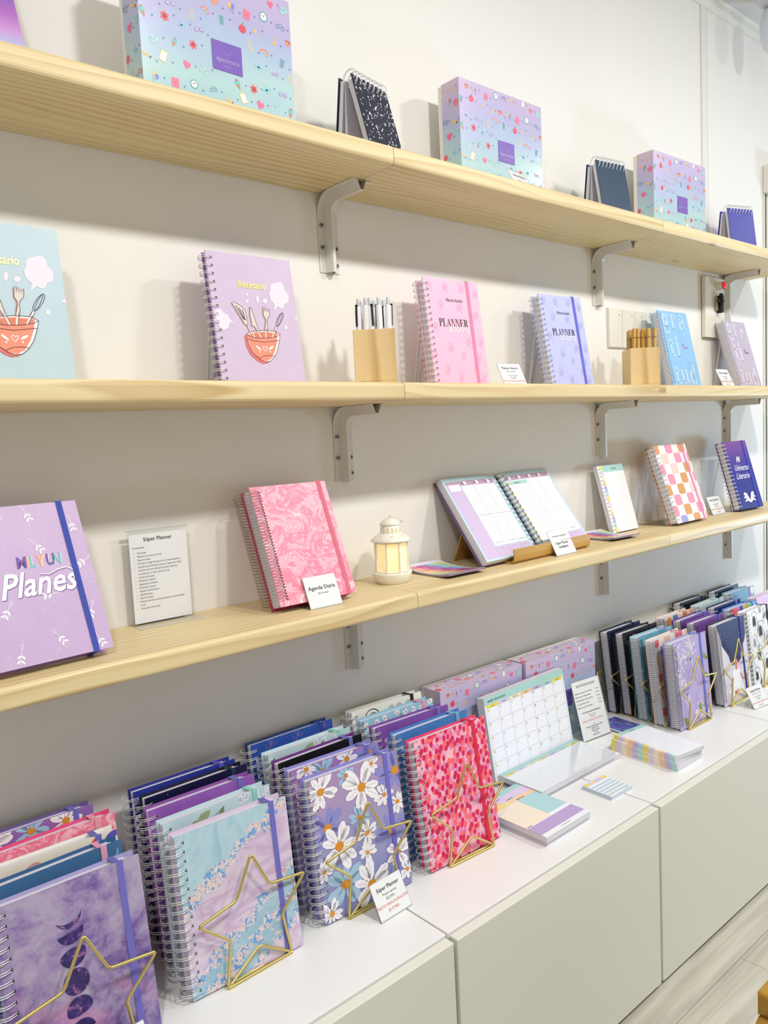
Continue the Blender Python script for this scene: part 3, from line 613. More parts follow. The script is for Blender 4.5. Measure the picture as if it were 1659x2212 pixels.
def notebook(key, label, cm, art=None, w=.182, h=.2335, T=.024, Rr=.016, n=17, kind='twin', wire=None, strap=None, su=.86, group=None, back=None, name='spiral_notebook', pos=None, extra=0):
    x, y, z, yw, ln = pos
    root = thing(name, label, 'notebook', plane(x, y, z, yw, ln), group=group)
    t = Art(w, h)
    if art: art(t)
    b = MB(); b.box((0, 0, -.0022), (w, h, 0), cm)
    k = len(b.v); mo = [b.m(m_) for m_ in t.mats]; b.v += t.v; b.f += [[k + i for i in f_] for f_ in t.f]; b.mi += [mo[i] for i in t.mi]; b.sm += t.sm
    b.build('front_cover', root)
    b = MB(); b.box((0, 0, -T), (w, h, -T + .0022), back or cm); b.build('back_cover', root)
    o = bpy.data.objects.new('pages', pages(w, h, T)); COL.objects.link(o); o.parent = root
    if kind: o = bpy.data.objects.new('wire_binding', coil(h, T, Rr, n, kind, wire or WIREW)); COL.objects.link(o); o.parent = root
    if strap:
        sx = w * su; b = MB(); sm = M(strap, .7); e = .0009
        for j in range(5):
            a = sx - .0042 + j * .0017
            b.box((a, -e, .0002), (a + .0014, h + e, e * 1.5), sm); b.box((a - .004, h, -T - e), (a - .004 + .0014, h + e, .0003), sm)
            b.box((a, -e, -T - e), (a + .0014, 0, .0003), sm); b.box((a, -e, -T - e), (a + .0014, h + e, -T - .0001), sm)
        b.build('elastic_strap', root)
    return root
V = '7672C8'; LILAC = 'A9A6D6'
NB = [ # key, label, cover, art, strap, back, position, group
 ('A1', 'purple watercolour planner with a column of moon phases, nearest the left edge', m_galaxy(), art_moons, V, 'A8A0D0', (-.1527, -.2785, .3993, -.8, 8.4)),
 ('A2', 'steel blue planner with pale brush strokes, directly behind the moon planner', m_strokes('rain_print', '3F6B96', '7C9CC0'), None, 'E8A8C4', '2F5C8E', (-.1524, -.2227, .3986, 1.4, 6.6)),
 ('A3', 'cream planner with orange and purple leaf shapes between blue and pink planners', flat('cream_cover', 'E9E0D0'), art_blobs, V, 'F0EAE0', (-.1473, -.1772, .3986, -2, 6.6)),
 ('A4', 'pink marbled planner, second from the wall in the leftmost stack', m_swirl('pink_swirl', ('F8D2DA', 'F0A0B4', 'E86A8C', 'F6C4CE', 'EE8CA6')), None, 'F0A8B8', 'E8487E', (-.1272, -.1339, .3986, 1.5, 6.6)),
 ('A5', 'plum planner with daisies leaning nearest the wall in the leftmost stack', flat('plum_cover', '9A6AB0', '8468B4'), art_daisy(1), V, '6A5A98', (-.1419, -.0759, .3986, -.2, 6.6)),
 ('B1', 'planner with blue and pink agate marble cover behind a gold star', m_agate(), None, V, 'D8C4DC', (.0819, -.2694, .3984, -2, 6.1)),
 ('B2', 'mint floral planner with green leaves, directly behind the agate marble one', flat('mint_cover', 'C3DADF', 'B6D0D8'), art_floral(0), '9ADCC8', 'BFD8E0', (.088, -.2207, .3984, 0, 6.2)),
 ('B3', 'plain orchid purple planner, middle of the stack behind the agate one', flat('orchid_cover', '9A60B8', '8E58AE'), None, V, '8A4CA0', (.0908, -.1678, .3986, -.9, 6.6)),
 ('B4', 'blackish navy planner with a dark strap behind the plain orchid planner', flat('midnight_cover', '0E1038', '12143E'), art_stars(14), '1C2E4C', '0A0C30', (.1044, -.123, .3985, -.4, 6.4)),
 ('B5', 'royal blue cloth planner against the wall behind the blackish navy one', flat('royal_cover', '27308C', '2B3898'), None, '5A58C0', '242E88', (.1002, -.0872, .3985, -1.2, 6.5)),
 ('C1', 'planner covered in large white and blue daisies behind a gold star', m_grad('daisy_ground', [(0, '8488BC'), (.5, '9C9ECA'), (.8, 'AE98C0'), (1, 'A88AB6')], 0, .2335, .5), art_daisy(0), V, '8A86D0', (.3167, -.2625, .3986, -3.1, 6.7)),
 ('C2', 'second daisy planner, directly behind the front daisy planner', m_grad('daisy_ground_two', [(0, '8A7CC8'), (1, 'A87CB8')], 0, .2335, .3), art_daisy(2), V, '8A86D0', (.319, -.2090, .3986, -3.3, 6.6)),
 ('C3', 'black planner with a purple back cover and violet strap', flat('black_cover', '101016'), art_stars(6), V, '6A2C80', (.3237, -.1680, .3985, .1, 6.5)),
 ('C4', 'mint floral planner with green leaves, between black and blue planners', flat('mint_cover_two', 'C0D6D8', 'B4CCD0'), art_floral(.02), '9ADCC8', 'C4DCE4', (.3303, -.1228, .3985, -.6, 6.5)),
 ('C5', 'cobalt blue planner with fine pink leaf outlines, leaning by the wall', flat('cobalt_cover', '2C50A4', '284A9C'), art_blueleaf, '2E3E98', '2A4890', (.3326, -.064, .3986, -.4, 6.7)),
 ('D1', 'bright pink planner with scattered petal dots behind a gold star', m_petals(), None, 'E02A50', 'E83C70', (.541, -.2775, .3993, -1.5, 8.3)),
 ('D2', 'plain mid-blue planner, directly behind the pink petal planner', flat('azure_cover', '4A80C4', '447ABC'), None, '7CB4D8', '3E78C0', (.5443, -.2232, .3986, -1.1, 6.6)),
 ('D3', 'plain purple planner between the mid-blue and blossom planners', flat('violet_cover', '8654AA', '7C4CA0'), None, V, '7A48A0', (.5391, -.1693, .3986, -3, 6.6)),
 ('D4', 'light blue planner printed with small white blossoms', flat('blossom_cover', '9CC8D8', '90C0D2'), art_blossom, 'E8A0BC', '8CBCD2', (.5475, -.1224, .3986, -1.5, 6.6)),
 ('D5', 'cream planner with grey and black drawing and a black strap, by the wall', flat('bone_cover', 'E6E4DA'), art_cream, '15151A', 'D8D6C8', (.5601, -.0672, .3985, -3.3, 6.5)),
]
for k, lab, cm, art, st, bk_, pos in NB:
    notebook(k, lab, cm, art, strap=st, back=M(bk_, .45), pos=pos, su=.855 if k != 'D1' else .82, group='spiral planners standing in rows on the cabinets')
NB2 = [
 ('E1', 'lilac agenda with white flowers and a butterfly behind a gold star', flat('lilac_cover', 'B9ABDA', 'B0A2D4'), art_whiteflowers, '6A74D0', 'A69CD0', (1.4275, -.27, .3983, -.6, 5.1)),
 ('E2', 'agenda with pink, blue and tan checks behind the lilac flower agenda', flat('check_cover', 'EADDD2'), art_check(('D96A74', '8C94CC', 'E2B79C', 'E8A0B0'), 6, 10), 'F0849C', 'F0D8C8', (1.4254, -.2262, .3989, 0, 6.3)),
 ('E3', 'teal marbled agenda, middle of the five held in the gold rack', m_swirl('teal_swirl', ('BFE0EA', '7EB8CC', '4A94AC', 'A8D2DE')), None, '9CA8E0', '90C4D4', (1.4305, -.1776, .3989, -1.4, 6.3)),
 ('E4', 'black agenda with a small pink flower, between teal and navy agendas', flat('ebony_cover', '18161E'), lambda t: daisy(t, .05, .205, .012, .0004, M('C85A86', .5), M('F0D0D8', .5), 6), '2A2A34', '14121A', (1.4387, -.1258, .3989, -1, 6.3)),
 ('E5', 'dark navy agenda by the wall, last of the five in the gold rack', flat('navy_cover', '10163C'), None, '10163C', '0E1438', (1.4294, -.085, .3989, .7, 6.3)),
 ('F1', 'agenda with a long dark-haired woman in a white dress on the cover', flat('pale_cover', 'D9D4E2'), art_woman, '14288C', '1A1C34', (1.6592, -.2724, .3989, 0, 6.3)),
 ('F2', 'plain purple agenda, directly behind the dark-haired woman agenda', flat('grape_cover', '7C4C9C', '74469A'), None, '6A64C8', '6A3C90', (1.6514, -.2156, .3989, -.9, 6.3)),
 ('F3', 'plain purple agenda, third of its stack, before the geometric one', flat('plum_plain', '75489A', '6E4294'), None, '6A64C8', '643A8C', (1.6546, -.1739, .3989, .2, 6.3)),
 ('F4', 'cream agenda with tan and blue geometric shapes, nearest the wall', flat('sand_cover', 'EAD2BC'), art_geo, 'F0D0B0', 'EED8C8', (1.6562, -.1237, .3989, 0, 6.3)),
 ('G1', 'white agenda with black and grey tulips at the right edge', flat('white_cover', 'ECEEF2'), art_tulip, '15151A', 'F0F0F4', (1.8533, -.2679, .3989, .9, 6.3)),
 ('G2', 'agenda with vertical rainbow stripes behind the tulip agenda', flat('stripe_cover', '4A8CCC'), art_rainbow, '2A64C0', '3E80CC', (1.8594, -.218, .3989, -.9, 6.3)),
 ('G3', 'navy agenda with a lavender strap behind the rainbow striped one', flat('deep_navy', '16205C', '18246A'), None, '8C90E8', '10184C', (1.8571, -.1726, .3989, .1, 6.3)),
 ('G4', 'pale sage green agenda between the navy and black agendas', flat('sage_cover', 'B4CCC8', 'AEC6C4'), None, '9AD0C4', 'B0CCCC', (1.8527, -.1257, .3989, 1.7, 6.3)),
 ('G5', 'plain black agenda by the wall behind the sage green one', flat('coal_cover', '0C0C10'), None, '0C0C10', '0A0A0E', (1.8528, -.0648, .3989, 0, 6.3)),
 ('H1', 'dusty teal agenda with pale dots in the farthest stack', flat('dusty_teal', '6E9CB4', '6694AE'), lambda t: [t.ell(a, b, .012, .014, .0004, M(c, .5)) for a, b, c in ((.145, .17, 'E0B8A8'), (.12, .14, 'D8C0C0'), (.15, .21, 'E8E0E0'))], 'C0A8D8', '7AA8BC', (2.0706, -.1165, .3989, -.5, 6.3)),
 ('H2', 'navy agenda standing last by the wall in the farthest stack', flat('ink_navy', '12183A'), art_stars(8), None, '0C102C', (2.0722, -.0671, .3989, .5, 6.3)),
 ('H0', 'lavender agenda with pink panel at the right edge, front of farthest stack', flat('lavender_cover', 'D8BCE0'), art_check(('E8B8DC', 'C8C0F0'), 3, 4), None, 'E0C8E8', (2.0491, -.2073, .3989, .3, 6.3)),
]
for k, lab, cm, art, st, bk_, pos in NB2:
    tw = k[0] in 'GH'
    notebook(k, lab, cm, art, .164, .2235, .028, .0185, 17 if tw else 38, 'twin' if tw else 'spiral', WIREW if tw else DARKW, st, .81, 'spiral agendas standing in rows on the far cabinets', M(bk_, .45), pos=pos)
# ---- notebooks on the wall shelves
LIL = flat('lilac_recipe', 'CAB8D4', 'CEBCD8'); LBL = flat('blue_recipe', 'B6CCD6', 'BAD0D8')
notebook('M0', 'pale blue recipe notebook with a bowl of utensils, cut by the left edge', LBL, art_recetario, .165, .224, .014, .011, 16, 'twin', pos=(-.1107, -.0994, 1.2737, -.1, 7.1), group='recipe notebooks on the middle shelf')
notebook('M1', 'lilac recipe notebook with a bowl of utensils, left of the white pens', LIL, art_recetario, .1658, .224, .014, .011, 16, 'twin', pos=(.2921, -.0991, 1.2738, -.1, 7.6), back=M('8E62A8', .5), group='recipe notebooks on the middle shelf')
notebook('M2', 'pink savings planner with coin doodles and a pink strap', flat('savings_pink', 'F2B8D4', 'F3BCD6'), art_ahorro('E79ABF'), .1578, .224, .022, .015, 17, 'twin', strap='E890B4', su=.80, pos=(.7792, -.1015, 1.2747, -2.2, 7.2), group='savings planners on the middle shelf')
notebook('M3', 'periwinkle savings planner with coin doodles and a blue strap', flat('savings_blue', 'B8BCEC', 'BCC0EE'), art_ahorro('989ED8'), .1575, .224, .022, .015, 17, 'twin', strap='6A6CD8', su=.81, pos=(1.1685, -.1002, 1.2757, -2.8, 9.7), group='savings planners on the middle shelf')
notebook('M4', 'sky blue gratitude journal with huge pale letters', flat('grat_blue', '8CBCE6', '90C0E8'), art_gratitud('AED2F0', 'B48CCC'), .1572, .224, .024, .0155, 32, 'spiral', WIREW, pos=(1.7193, -.1025, 1.2768, -1, 12.5), group='gratitude journals on the middle shelf')
notebook('M5', 'greyish mauve gratitude journal with huge pale letters', flat('grat_mauve', 'BCB2C4', 'C0B6C8'), art_gratitud('D4CCDC', '8C74A0'), .1568, .224, .024, .0155, 32, 'spiral', WIREW, pos=(2.1413, -.0984, 1.2778, .5, 15.4), group='gratitude journals on the middle shelf')
notebook('B0', 'lilac planner with big white Planes lettering and a blue strap', flat('planes_cover', 'BEA4CC', 'C2A8CE'), art_planes, .2, .2265, .028, .016, 17, None, strap='4050B0', su=.875, pos=(-.1469, -.1747, .8978, 3.7, 23.6), back=M('B48CC4', .5), name='planner')
notebook('AG', 'thick pink marbled agenda with grey spiral left of the lantern', m_swirl('rose_swirl', ('FBE0E6', 'F7A8BA', 'F07C98', 'F9BCCB', 'F594AC', 'FCE6EC'), 15, 3.6), None, .1617, .2167, .034, .0235, 37, 'spiral', GREYW, 'E0788C', .905, pos=(.3465, -.1453, .8984, -.8, 21.9), back=M('C03058', .5))
notebook('CK', 'planner with orange, pink and blue rounded checks, on a clear easel', flat('rounded_check', 'F1E8E8'), art_check(('D69A5E', 'F2CDC0', 'E896AE', '9AA0D8'), 5, 7.5), .1837, .2295, .026, .017, 17, 'twin', strap='E08CC0', su=.86, pos=(1.6629, -.141, .894, 1.1, 18.5), back=M('B87A50', .5))
notebook('UN', 'indigo and violet night-sky planner with white open book drawing', m_grad('universe_print', [(0, '1E2A86'), (.5, '2A2E92'), (.72, '4A3A98'), (.9, '70489C'), (1, '7C4E98')], 0, .2217, .08), art_universo, .145, .2217, .024, .0165, 17, 'twin', strap='3C48B8', su=.84, pos=(2.0561, -.1353, .8923, -2.7, 15.9), back=M('54306E', .5))
notebook('T0', 'notebook with purple to pink to blue gradient at the top left corner', m_grad('sunset_print', [(0, '9CC4E4'), (.12, 'A8C0E4'), (.25, 'C898D4'), (.38, 'B070C0'), (.6, '7C58B8'), (1, '6048A8')], 0, .23, .06), None, .17, .23, .024, .016, 17, 'twin', pos=(-.1473, -.12, 1.6903, 0, 22.3))
# ---- clear easels
def easel(x, y, z, yw, ln, w, h, T, lab):
    r_ = thing('display_easel', lab, 'easel', TR(x, y, z, R_(yw)), group='clear acrylic easels')
    l = R_(ln); y0 = T * cos(l) + .0015; b = MB(); Ht = h * .72; th = .002
    P = [(y0, .0025), (y0 + Ht * sin(l), Ht * cos(l)), (y0 + Ht * sin(l) + th, Ht * cos(l)), (y0 + th, .0)]
    for a in (.02, w - .03): b.prism(P, a, a + .012, ACR, 'x')
    yt = y0 + Ht * sin(l); ye = min(-y - .004, yt + .035)
    for a in (.008, w - .012): b.prism([(yt, Ht * cos(l)), (yt + th, Ht * cos(l)), (ye, 0), (ye - th, 0)], a, a + .004, ACRE, 'x')
    b.box((.006, y0 + .002, 0), (w - .006, ye, .002), ACR)
    b.box((.006, -.006, 0), (w - .006, -.003, .002), ACR)
    b.build('acrylic_frame', r_)
for a in ((.2921, -.0991, ZM, -.1, 7.6, .1658, .224, .014, 'clear easel behind the lilac recipe notebook'), (.7792, -.1015, ZM, -2.2, 7.2, .1578, .224, .022, 'clear easel behind the pink savings planner'),
          (1.1685, -.1002, ZM, -2.8, 9.7, .1575, .224, .022, 'clear easel behind the periwinkle savings planner'), (1.7193, -.1025, ZM, -1, 12.5, .157, .224, .024, 'clear easel behind the sky blue gratitude journal'),
          (2.1413, -.0984, ZM, .5, 15.4, .157, .224, .024, 'clear easel behind the mauve gratitude journal'), (1.65, -.137, ZB, 1.1, 18.5, .19, .2295, .026, 'clear easel holding the rounded check planner'),
          (2.045, -.132, ZB, -2.7, 15.9, .155, .2217, .024, 'clear easel holding the night-sky planner')): easel(*a)
# ------------------------------------------------------------------ gold star bookends
def star_pts(n=5):
    base_ = [(0, 0), (.010, .067), (-.038, .1085), (.0245, .1195), (.0545, .1785), (.082, .1205), (.1455, .1125), (.1, .0675), (.111, 0), (.057, .037)]
    out = []; N = len(base_)
    for i in range(N):
        a, p, b = Vector(base_[i - 1]), Vector(base_[i]), Vector(base_[(i + 1) % N]); rr = .006
        p1 = p + (a - p).normalized() * rr; p2 = p + (b - p).normalized() * rr
        for k in range(4): s_ = k / 3; out.append(p1 * (1 - s_) ** 2 + p * 2 * s_ * (1 - s_) + p2 * s_ ** 2)
    return out
def star_mb(dy=0, foot=True, dx=0):
    b = MB(); b.tube([(p.x + dx, dy + p.y * .03, p.y + .0025) for p in star_pts()], .0023, GOLD, 7, True)
    if foot:
        b.tube([(.0, -.0005, .002), (.111, -.0005, .002)], .0023, GOLD, 7)
        b.tube([(-.001, .0005, .002), (.002, .006, .002), (.109, .006, .002), (.112, .0005, .002)], .0023, GOLD, 7)
        for a in (.012, .098): b.tube([(a, .006, .0018), (a, .03, .0018)], .0019, GOLD, 6)
    return b
sb = None
for x, y, yw, lab in ((-.118, -.293, 1, 'gold star wire bookend before the moon phase planner'), (.1315, -.2790, 1.2, 'gold star wire bookend before the agate marble planner'), (.3563, -.2745, -1.5, 'gold star wire bookend before the daisy planner'),
                      (.5800, -.2860, -3.5, 'gold star wire bookend before the pink petal planner'), (1.453, -.2785, -1.5, 'gold star wire bookend before the lilac flower agenda'),
                      (1.679, -.281, 1, 'gold star wire bookend before the dark-haired woman agenda'), (1.890, -.276, 0, 'gold star wire bookend before the tulip agenda')):
    m4 = TR(x, y, ZC, R_(yw))
    if sb is None: sb = thing('star_bookend', lab, 'bookend', m4, group='gold star wire bookends'); star_mb().build('star_wire', sb); 
    else: copy_thing(sb, m4, lab)
rk = thing('wire_file_rack', 'gold wire rack of star dividers between the five far agendas', 'rack', TR(1.44, -.05, ZC))
b = MB()
for a in (.012, .098): b.tube([(a - .012, -.215, .0016), (a - .012, .0, .0016)], .0014, GOLD, 6)
b.build('base_wire', rk)
dv = None
for yy in (-.177, -.1295, -.081, -.038, .006):
    if dv is None: dv = star_mb(0, False, .002).build('star_divider', rk); dv.location = (0, yy, 0)
    else: c = dv.copy(); COL.objects.link(c); c.parent = rk; c.location = (0, yy, 0)
# ------------------------------------------------------------------ patterned boxes
def m_box():
    g = G('box_print', .22, 0, .5); x, y, z = g.sep(); d = g.mth('ADD', g.mth('MULTIPLY', y, 4.2), g.mth('MULTIPLY', g.mth('SUBTRACT', g.noise(9, 2, .4), .5), .55)); d = g.mth('ADD', d, g.mth('MULTIPLY', x, -.4))
    return g.base(g.ramp(d, [(.0, 'A8C8D6'), (.2, 'B2D2D4'), (.45, 'AEBEDA'), (.62, 'B4B2D6'), (.8, 'C0B2D6'), (.95, 'CCBAD2')])).m
BOXM = m_box(); BW, BH, BD = .272, .224, .062
def icon(t, k, x, y, s_, z, a=0):
    c, d = cos(a), sin(a)
    def q(P): return [(x + s_ * (p * c - r_ * d), y + s_ * (p * d + r_ * c)) for p, r_ in P]
    red, pk, tl, yl, wh, nv, lb, orr = (M(v, .4) for v in ('D8465C', 'E86A92', '5FA8A8', 'F0BE5A', 'F4F0EE', '4A5CA0', '8CC8E4', 'EA9070'))
    if k == 'heart': t.poly(q([(0, -.9), (-.8, 0), (-.8, .5), (-.4, .8), (0, .45), (.4, .8), (.8, .5), (.8, 0)]), z, pk)
    if k == 'flower':
        for j in range(6): b = j * pi / 3; leaf(t, x, y, s_, s_ * .7, a + b, z, M('E8606C', .4))
    if k == 'leaf':
        t.line(q([(0, -1), (.1, 1)]), s_ * .1, z, tl)
        for j in range(5): leaf(t, *q([(0, -.8 + j * .36)])[0], s_ * .7, s_ * .25, a + .5, z, tl); leaf(t, *q([(0, -.8 + j * .36)])[0], s_ * .7, s_ * .25, a + pi - .5, z, tl)
    if k == 'spark': t.poly(q([(0, .8), (.12, .12), (.8, 0), (.12, -.12), (0, -.8), (-.12, -.12), (-.8, 0), (-.12, .12)]), z, nv)
    if k == 'clock': t.ell(x, y, s_, s_, z, tl); t.ell(x, y, s_ * .75, s_ * .75, z + .0001, wh); t.line(q([(-.35, .3), (0, 0), (.4, .25)]), s_ * .12, z + .0002, INK)
    if k == 'pencil': t.poly(q([(-1, -.22), (.6, -.22), (.6, .22), (-1, .22), (-1.25, 0)]), z, yl); t.poly(q([(.6, -.22), (.95, -.22), (.95, .22), (.6, .22)]), z, M('6A3A4A', .4))
    if k == 'rainbow':
        for j, mt in enumerate((pk, yl, lb)): t.ring(x, y, s_ * (.9 - .25 * j), s_ * (.9 - .25 * j), s_ * .22, z, mt, a, a + pi, 10)
    if k == 'cone': t.poly(q([(-.45, 0), (.45, 0), (0, -1.1)]), z, M('C97E62', .4)); t.ell(*q([(0, .35)])[0], s_ * .55, s_ * .5, z + .0001, M('6FC0B4', .4)); t.ell(*q([(0, .75)])[0], s_ * .2, s_ * .2, z + .0002, red)
    if k == 'glasses':
        for sg in (-.55, .55): p = q([(sg, 0)])[0]; t.ell(*p, s_ * .5, s_ * .42, z, M('C86AA8', .4)); t.ell(*p, s_ * .36, s_ * .3, z + .0001, lb)
    if k == 'apple': t.ell(x, y, s_ * .8, s_ * .75, z, red); leaf(t, *q([(0, .7)])[0], s_ * .6, s_ * .3, a + .8, z + .0001, M('5A9A5A', .4))
    if k == 'note': t.poly(q([(-.7, -.8), (.7, -.8), (.7, .8), (-.7, .8)]), z, M('E8748E', .4)); t.line(q([(-.3, 0), (.3, 0)]), s_ * .12, z + .0001, M('C84A70', .4))
    if k == 'paper': t.poly(q([(-.6, -.9), (.6, -.9), (.6, .9), (-.6, .9)]), z, yl); t.poly(q([(-.5, -.8), (.5, -.8), (.5, .75), (-.5, .75)]), z + .0001, wh)
    if k == 'bolt': t.poly(q([(.3, 1), (-.5, -.1), (0, -.1), (-.3, -1), (.5, .1), (.05, .1)]), z, yl)
    if k == 'moon': t.poly(q([(-.2, .9), (.5, .6), (.75, 0), (.5, -.6), (-.2, -.9), (.25, -.4), (.35, 0), (.25, .4)]), z, yl)
    if k == 'cup': t.poly(q([(-.6, .5), (.6, .5), (.5, -.5), (-.5, -.5)]), z, orr); t.ring(*q([(.7, .1)])[0], s_ * .3, s_ * .3, s_ * .14, z, orr); t.ell(*q([(0, .5)])[0], s_ * .6, s_ * .18, z + .0001, M('C05A4A', .4))
    if k == 'env': t.poly(q([(-.9, -.6), (.9, -.6), (.9, .6), (-.9, .6)]), z, M('A8CCD0', .4)); t.line(q([(-.9, .6), (0, -.1), (.9, .6)]), s_ * .1, z + .0001, M('6FA0A8', .4))
    if k == 'clip': t.ring(x, y, s_ * .4, s_ * .9, s_ * .16, z, M('F0D29A', .4), 0, 2 * pi, 14, a)
    if k == 'plane': leaf(t, *q([(-1, 0)])[0], s_ * 2, s_ * .4, a, z, M('6FC0D8', .4)); leaf(t, *q([(0, -.8)])[0], s_ * 1.6, s_ * .4, a + pi / 2, z, M('7CCCE0', .4))
    if k == 'bike':
        for sg in (-.6, .6): t.ring(*q([(sg, -.3)])[0], s_ * .42, s_ * .42, s_ * .1, z, M('5A78C0', .4))
        t.line(q([(-.6, -.3), (-.2, .4), (.4, .4), (.6, -.3)]), s_ * .1, z, tl)
    if k == 'balloon':
        t.ell(*q([(-.3, .5)])[0], s_ * .35, s_ * .45, z, yl); t.ell(*q([(.35, .3)])[0], s_ * .35, s_ * .45, z, M('7C80D0', .4)); t.line(q([(-.3, 0), (.1, -1), (.35, -.1)]), s_ * .06, z, nv)
KINDS = ['leaf', 'heart', 'moon', 'flower', 'note', 'clip', 'pencil', 'apple', 'env', 'cup', 'plane', 'clock', 'rainbow', 'paper', 'bolt', 'cone', 'balloon', 'glasses', 'bike']
def icons(w, h, seed, nx, ny, s_, plate=None):
    t = Art(w, h); rnd = random.Random(seed); n = 0
    for j in range(ny):
        for i in range(nx):
            x = (i + .5 + .5 * (j % 2 - .5)) * w / nx + rnd.uniform(-.005, .005); y = (j + .5) * h / ny + rnd.uniform(-.007, .007)
            if plate and plate[0] - .012 < x < plate[2] + .012 and plate[1] - .01 < y < plate[3] + .01: continue
            n += 1; icon(t, KINDS[(n * 7 + j * 3) % len(KINDS)], x, y, s_ * rnd.uniform(.85, 1.15), .0003, rnd.uniform(-.5, .5))
            icon(t, 'spark', x + w / nx * .5, y + rnd.uniform(-.006, .006), s_ * .42, .0003)
    return t
PURP = M('7658B4', .3); FOILS = G('plate_foil', .22, .6).base('C8BCE8').m
def box_parts(root):
    pl = (.118, .078, .172, .122); fr = icons(BW, BH, 5, 9, 8, .0078, pl); b = MB()
    z1 = BD; e = .012   # lid covers all but the last strip at the back
    b.box((0, 0, -BD + e), (BW, BH, 0), BOXM)
    def join(t, fn):
        k = len(b.v); mo = [b.m(m_) for m_ in t.mats]; b.v += [fn(*p) for p in t.v]; b.f += [[k + i for i in f_] for f_ in t.f]; b.mi += [mo[i] for i in t.mi]; b.sm += t.sm
    join(fr, lambda x, y, z: (x, y, z)); D2 = BD - e
    join(icons(D2, BH, 8, 2, 7, .0082), lambda x, y, z: (-z, y, x - D2)); join(icons(BW, D2, 11, 8, 2, .0082), lambda x, y, z: (x, BH + z, -y)); join(icons(D2, BH, 18, 2, 7, .0082), lambda x, y, z: (BW + z, y, -x))
    lid = b.build('lid', root)
    b = MB(); b.rect(*pl, .0007, PURP); b.ring(.145, .108, .006, .005, .0005, .0009, FOILS, pi * .9, pi * 2.1); b.text('Agendamania', .145, .092, .0092, .0009, FOILS, 'C', .3, .003, .85); b.text('papelería', .145, .0845, .004, .0009, FOILS); b.build('name_plate', lid)
    b = MB(); b.box((.0015, .0015, -BD), (BW - .0015, BH - .0015, -BD + e - .0004), M('E8E6DE', .5)); b.build('base', root)
bx = None
for x, y, z, yw, lab in ((.178, -.1316, ZT, 1.5, 'large pastel icon-print gift box nearest on the top shelf'), (.885, -.0985, ZT, .2, 'pastel icon-print gift box in the middle of the top shelf'), (1.635, -.1, ZT, -1.3, 'pastel icon-print gift box farthest along the top shelf'),
                         (.7862, -.0655, ZC, -.6, 'pastel icon-print gift box behind the calendar pad and cream planner'), (1.0665, -.073, ZC, -1.8, 'pastel icon-print gift box behind the block price sign')):
    m4 = plane(x, y, z, yw, 0)
    if bx is None: bx = thing('gift_box', lab, 'box', m4, group='pastel icon-print gift boxes'); box_parts(bx)
    else: copy_thing(bx, m4, lab)
# ------------------------------------------------------------------ small flip notepads (A-frame) on the top shelf
def flip(x, y, z, yw, ln, cm, art, lab):
    w, h = .105, .147; sp = .052; root = thing('flip_notepad', lab, 'notepad', TR(x, y, z, R_(yw)), group='top-bound flip notepads on the top shelf')
    l = R_(ln); F = plane(0, 0, 0, 0, ln); top = h * sin(l); yb = top + .016; lb = math.atan2(sp + .02 - yb + .012, h)
    def leafm(tt, off, M4, mt): tt.box((0, 0, -off - .0016), (w, h, -off), mt, M4)
    t = Art(w, h); 
    if art: art(t)
    b = MB(); leafm(b, 0, F, cm); k = len(b.v); mo = [b.m(m_) for m_ in t.mats]; b.v += [tuple(F @ Vector(p)) for p in t.v]; b.f += [[k + i for i in f_] for f_ in t.f]; b.mi += [mo[i] for i in t.mi]; b.sm += t.sm; b.build('front_cover', root)
    Bk = Matrix.Translation((0, yb + .01, 0)) @ Matrix.Rotation(-.10, 4, 'X') @ Matrix.Rotation(pi / 2, 4, 'X')
    b = MB(); b.box((0, .0, -.0018), (w, h - .004, 0), cm, Matrix.Translation((0, yb + .030, 0)) @ Matrix.Rotation(pi / 2 + .13, 4, 'X')); b.build('back_cover', root)
    b = MB(); b.box((.002, .004, -.012), (w - .002, h - .008, -.002), PAGES, F)
    b.box((.002, .003, .002), (w - .002, h - .01, .008), PAGES, Matrix.Translation((0, yb + .030, 0)) @ Matrix.Rotation(pi / 2 + .13, 4, 'X')); b.box((.003, .002, .0), (w - .003, h - .012, .001), M('C8C4D0', .6), Matrix.Translation((0, yb + .008, 0)) @ Matrix.Rotation(pi / 2 + .05, 4, 'X')); b.build('pages', root)
    b = MB(); cy = top + .008; cz = h * cos(l) - .004
    for i in range(8):
        xx = .008 + i * (w - .016) / 7
        for dx in (-.0013, .0013): b.tube([(xx + dx, cy + .0155 * cos(a), cz + .0155 * sin(a)) for a in [2 * pi * k / 20 for k in range(20)]], .0006, WIREW, 5, True)
    b.build('wire_binding', root)
flip(.584, -.164, ZT, 12.7, 15.1, flat('night_cover', '161A30', '1A1F38'), art_night, 'dark navy flip notepad with white speckles')
flip(1.354, -.130, ZT, -8.3, 10, flat('petrol_cover', '0C3452', '0E3856'), None, 'petrol blue flip notepad before the farthest gift box')
flip(2.090, -.100, ZT, -18, 8, flat('ultra_cover', '2A2A9C', '2C2CA4'), None, 'ultramarine flip notepad at the right end of the top shelf')
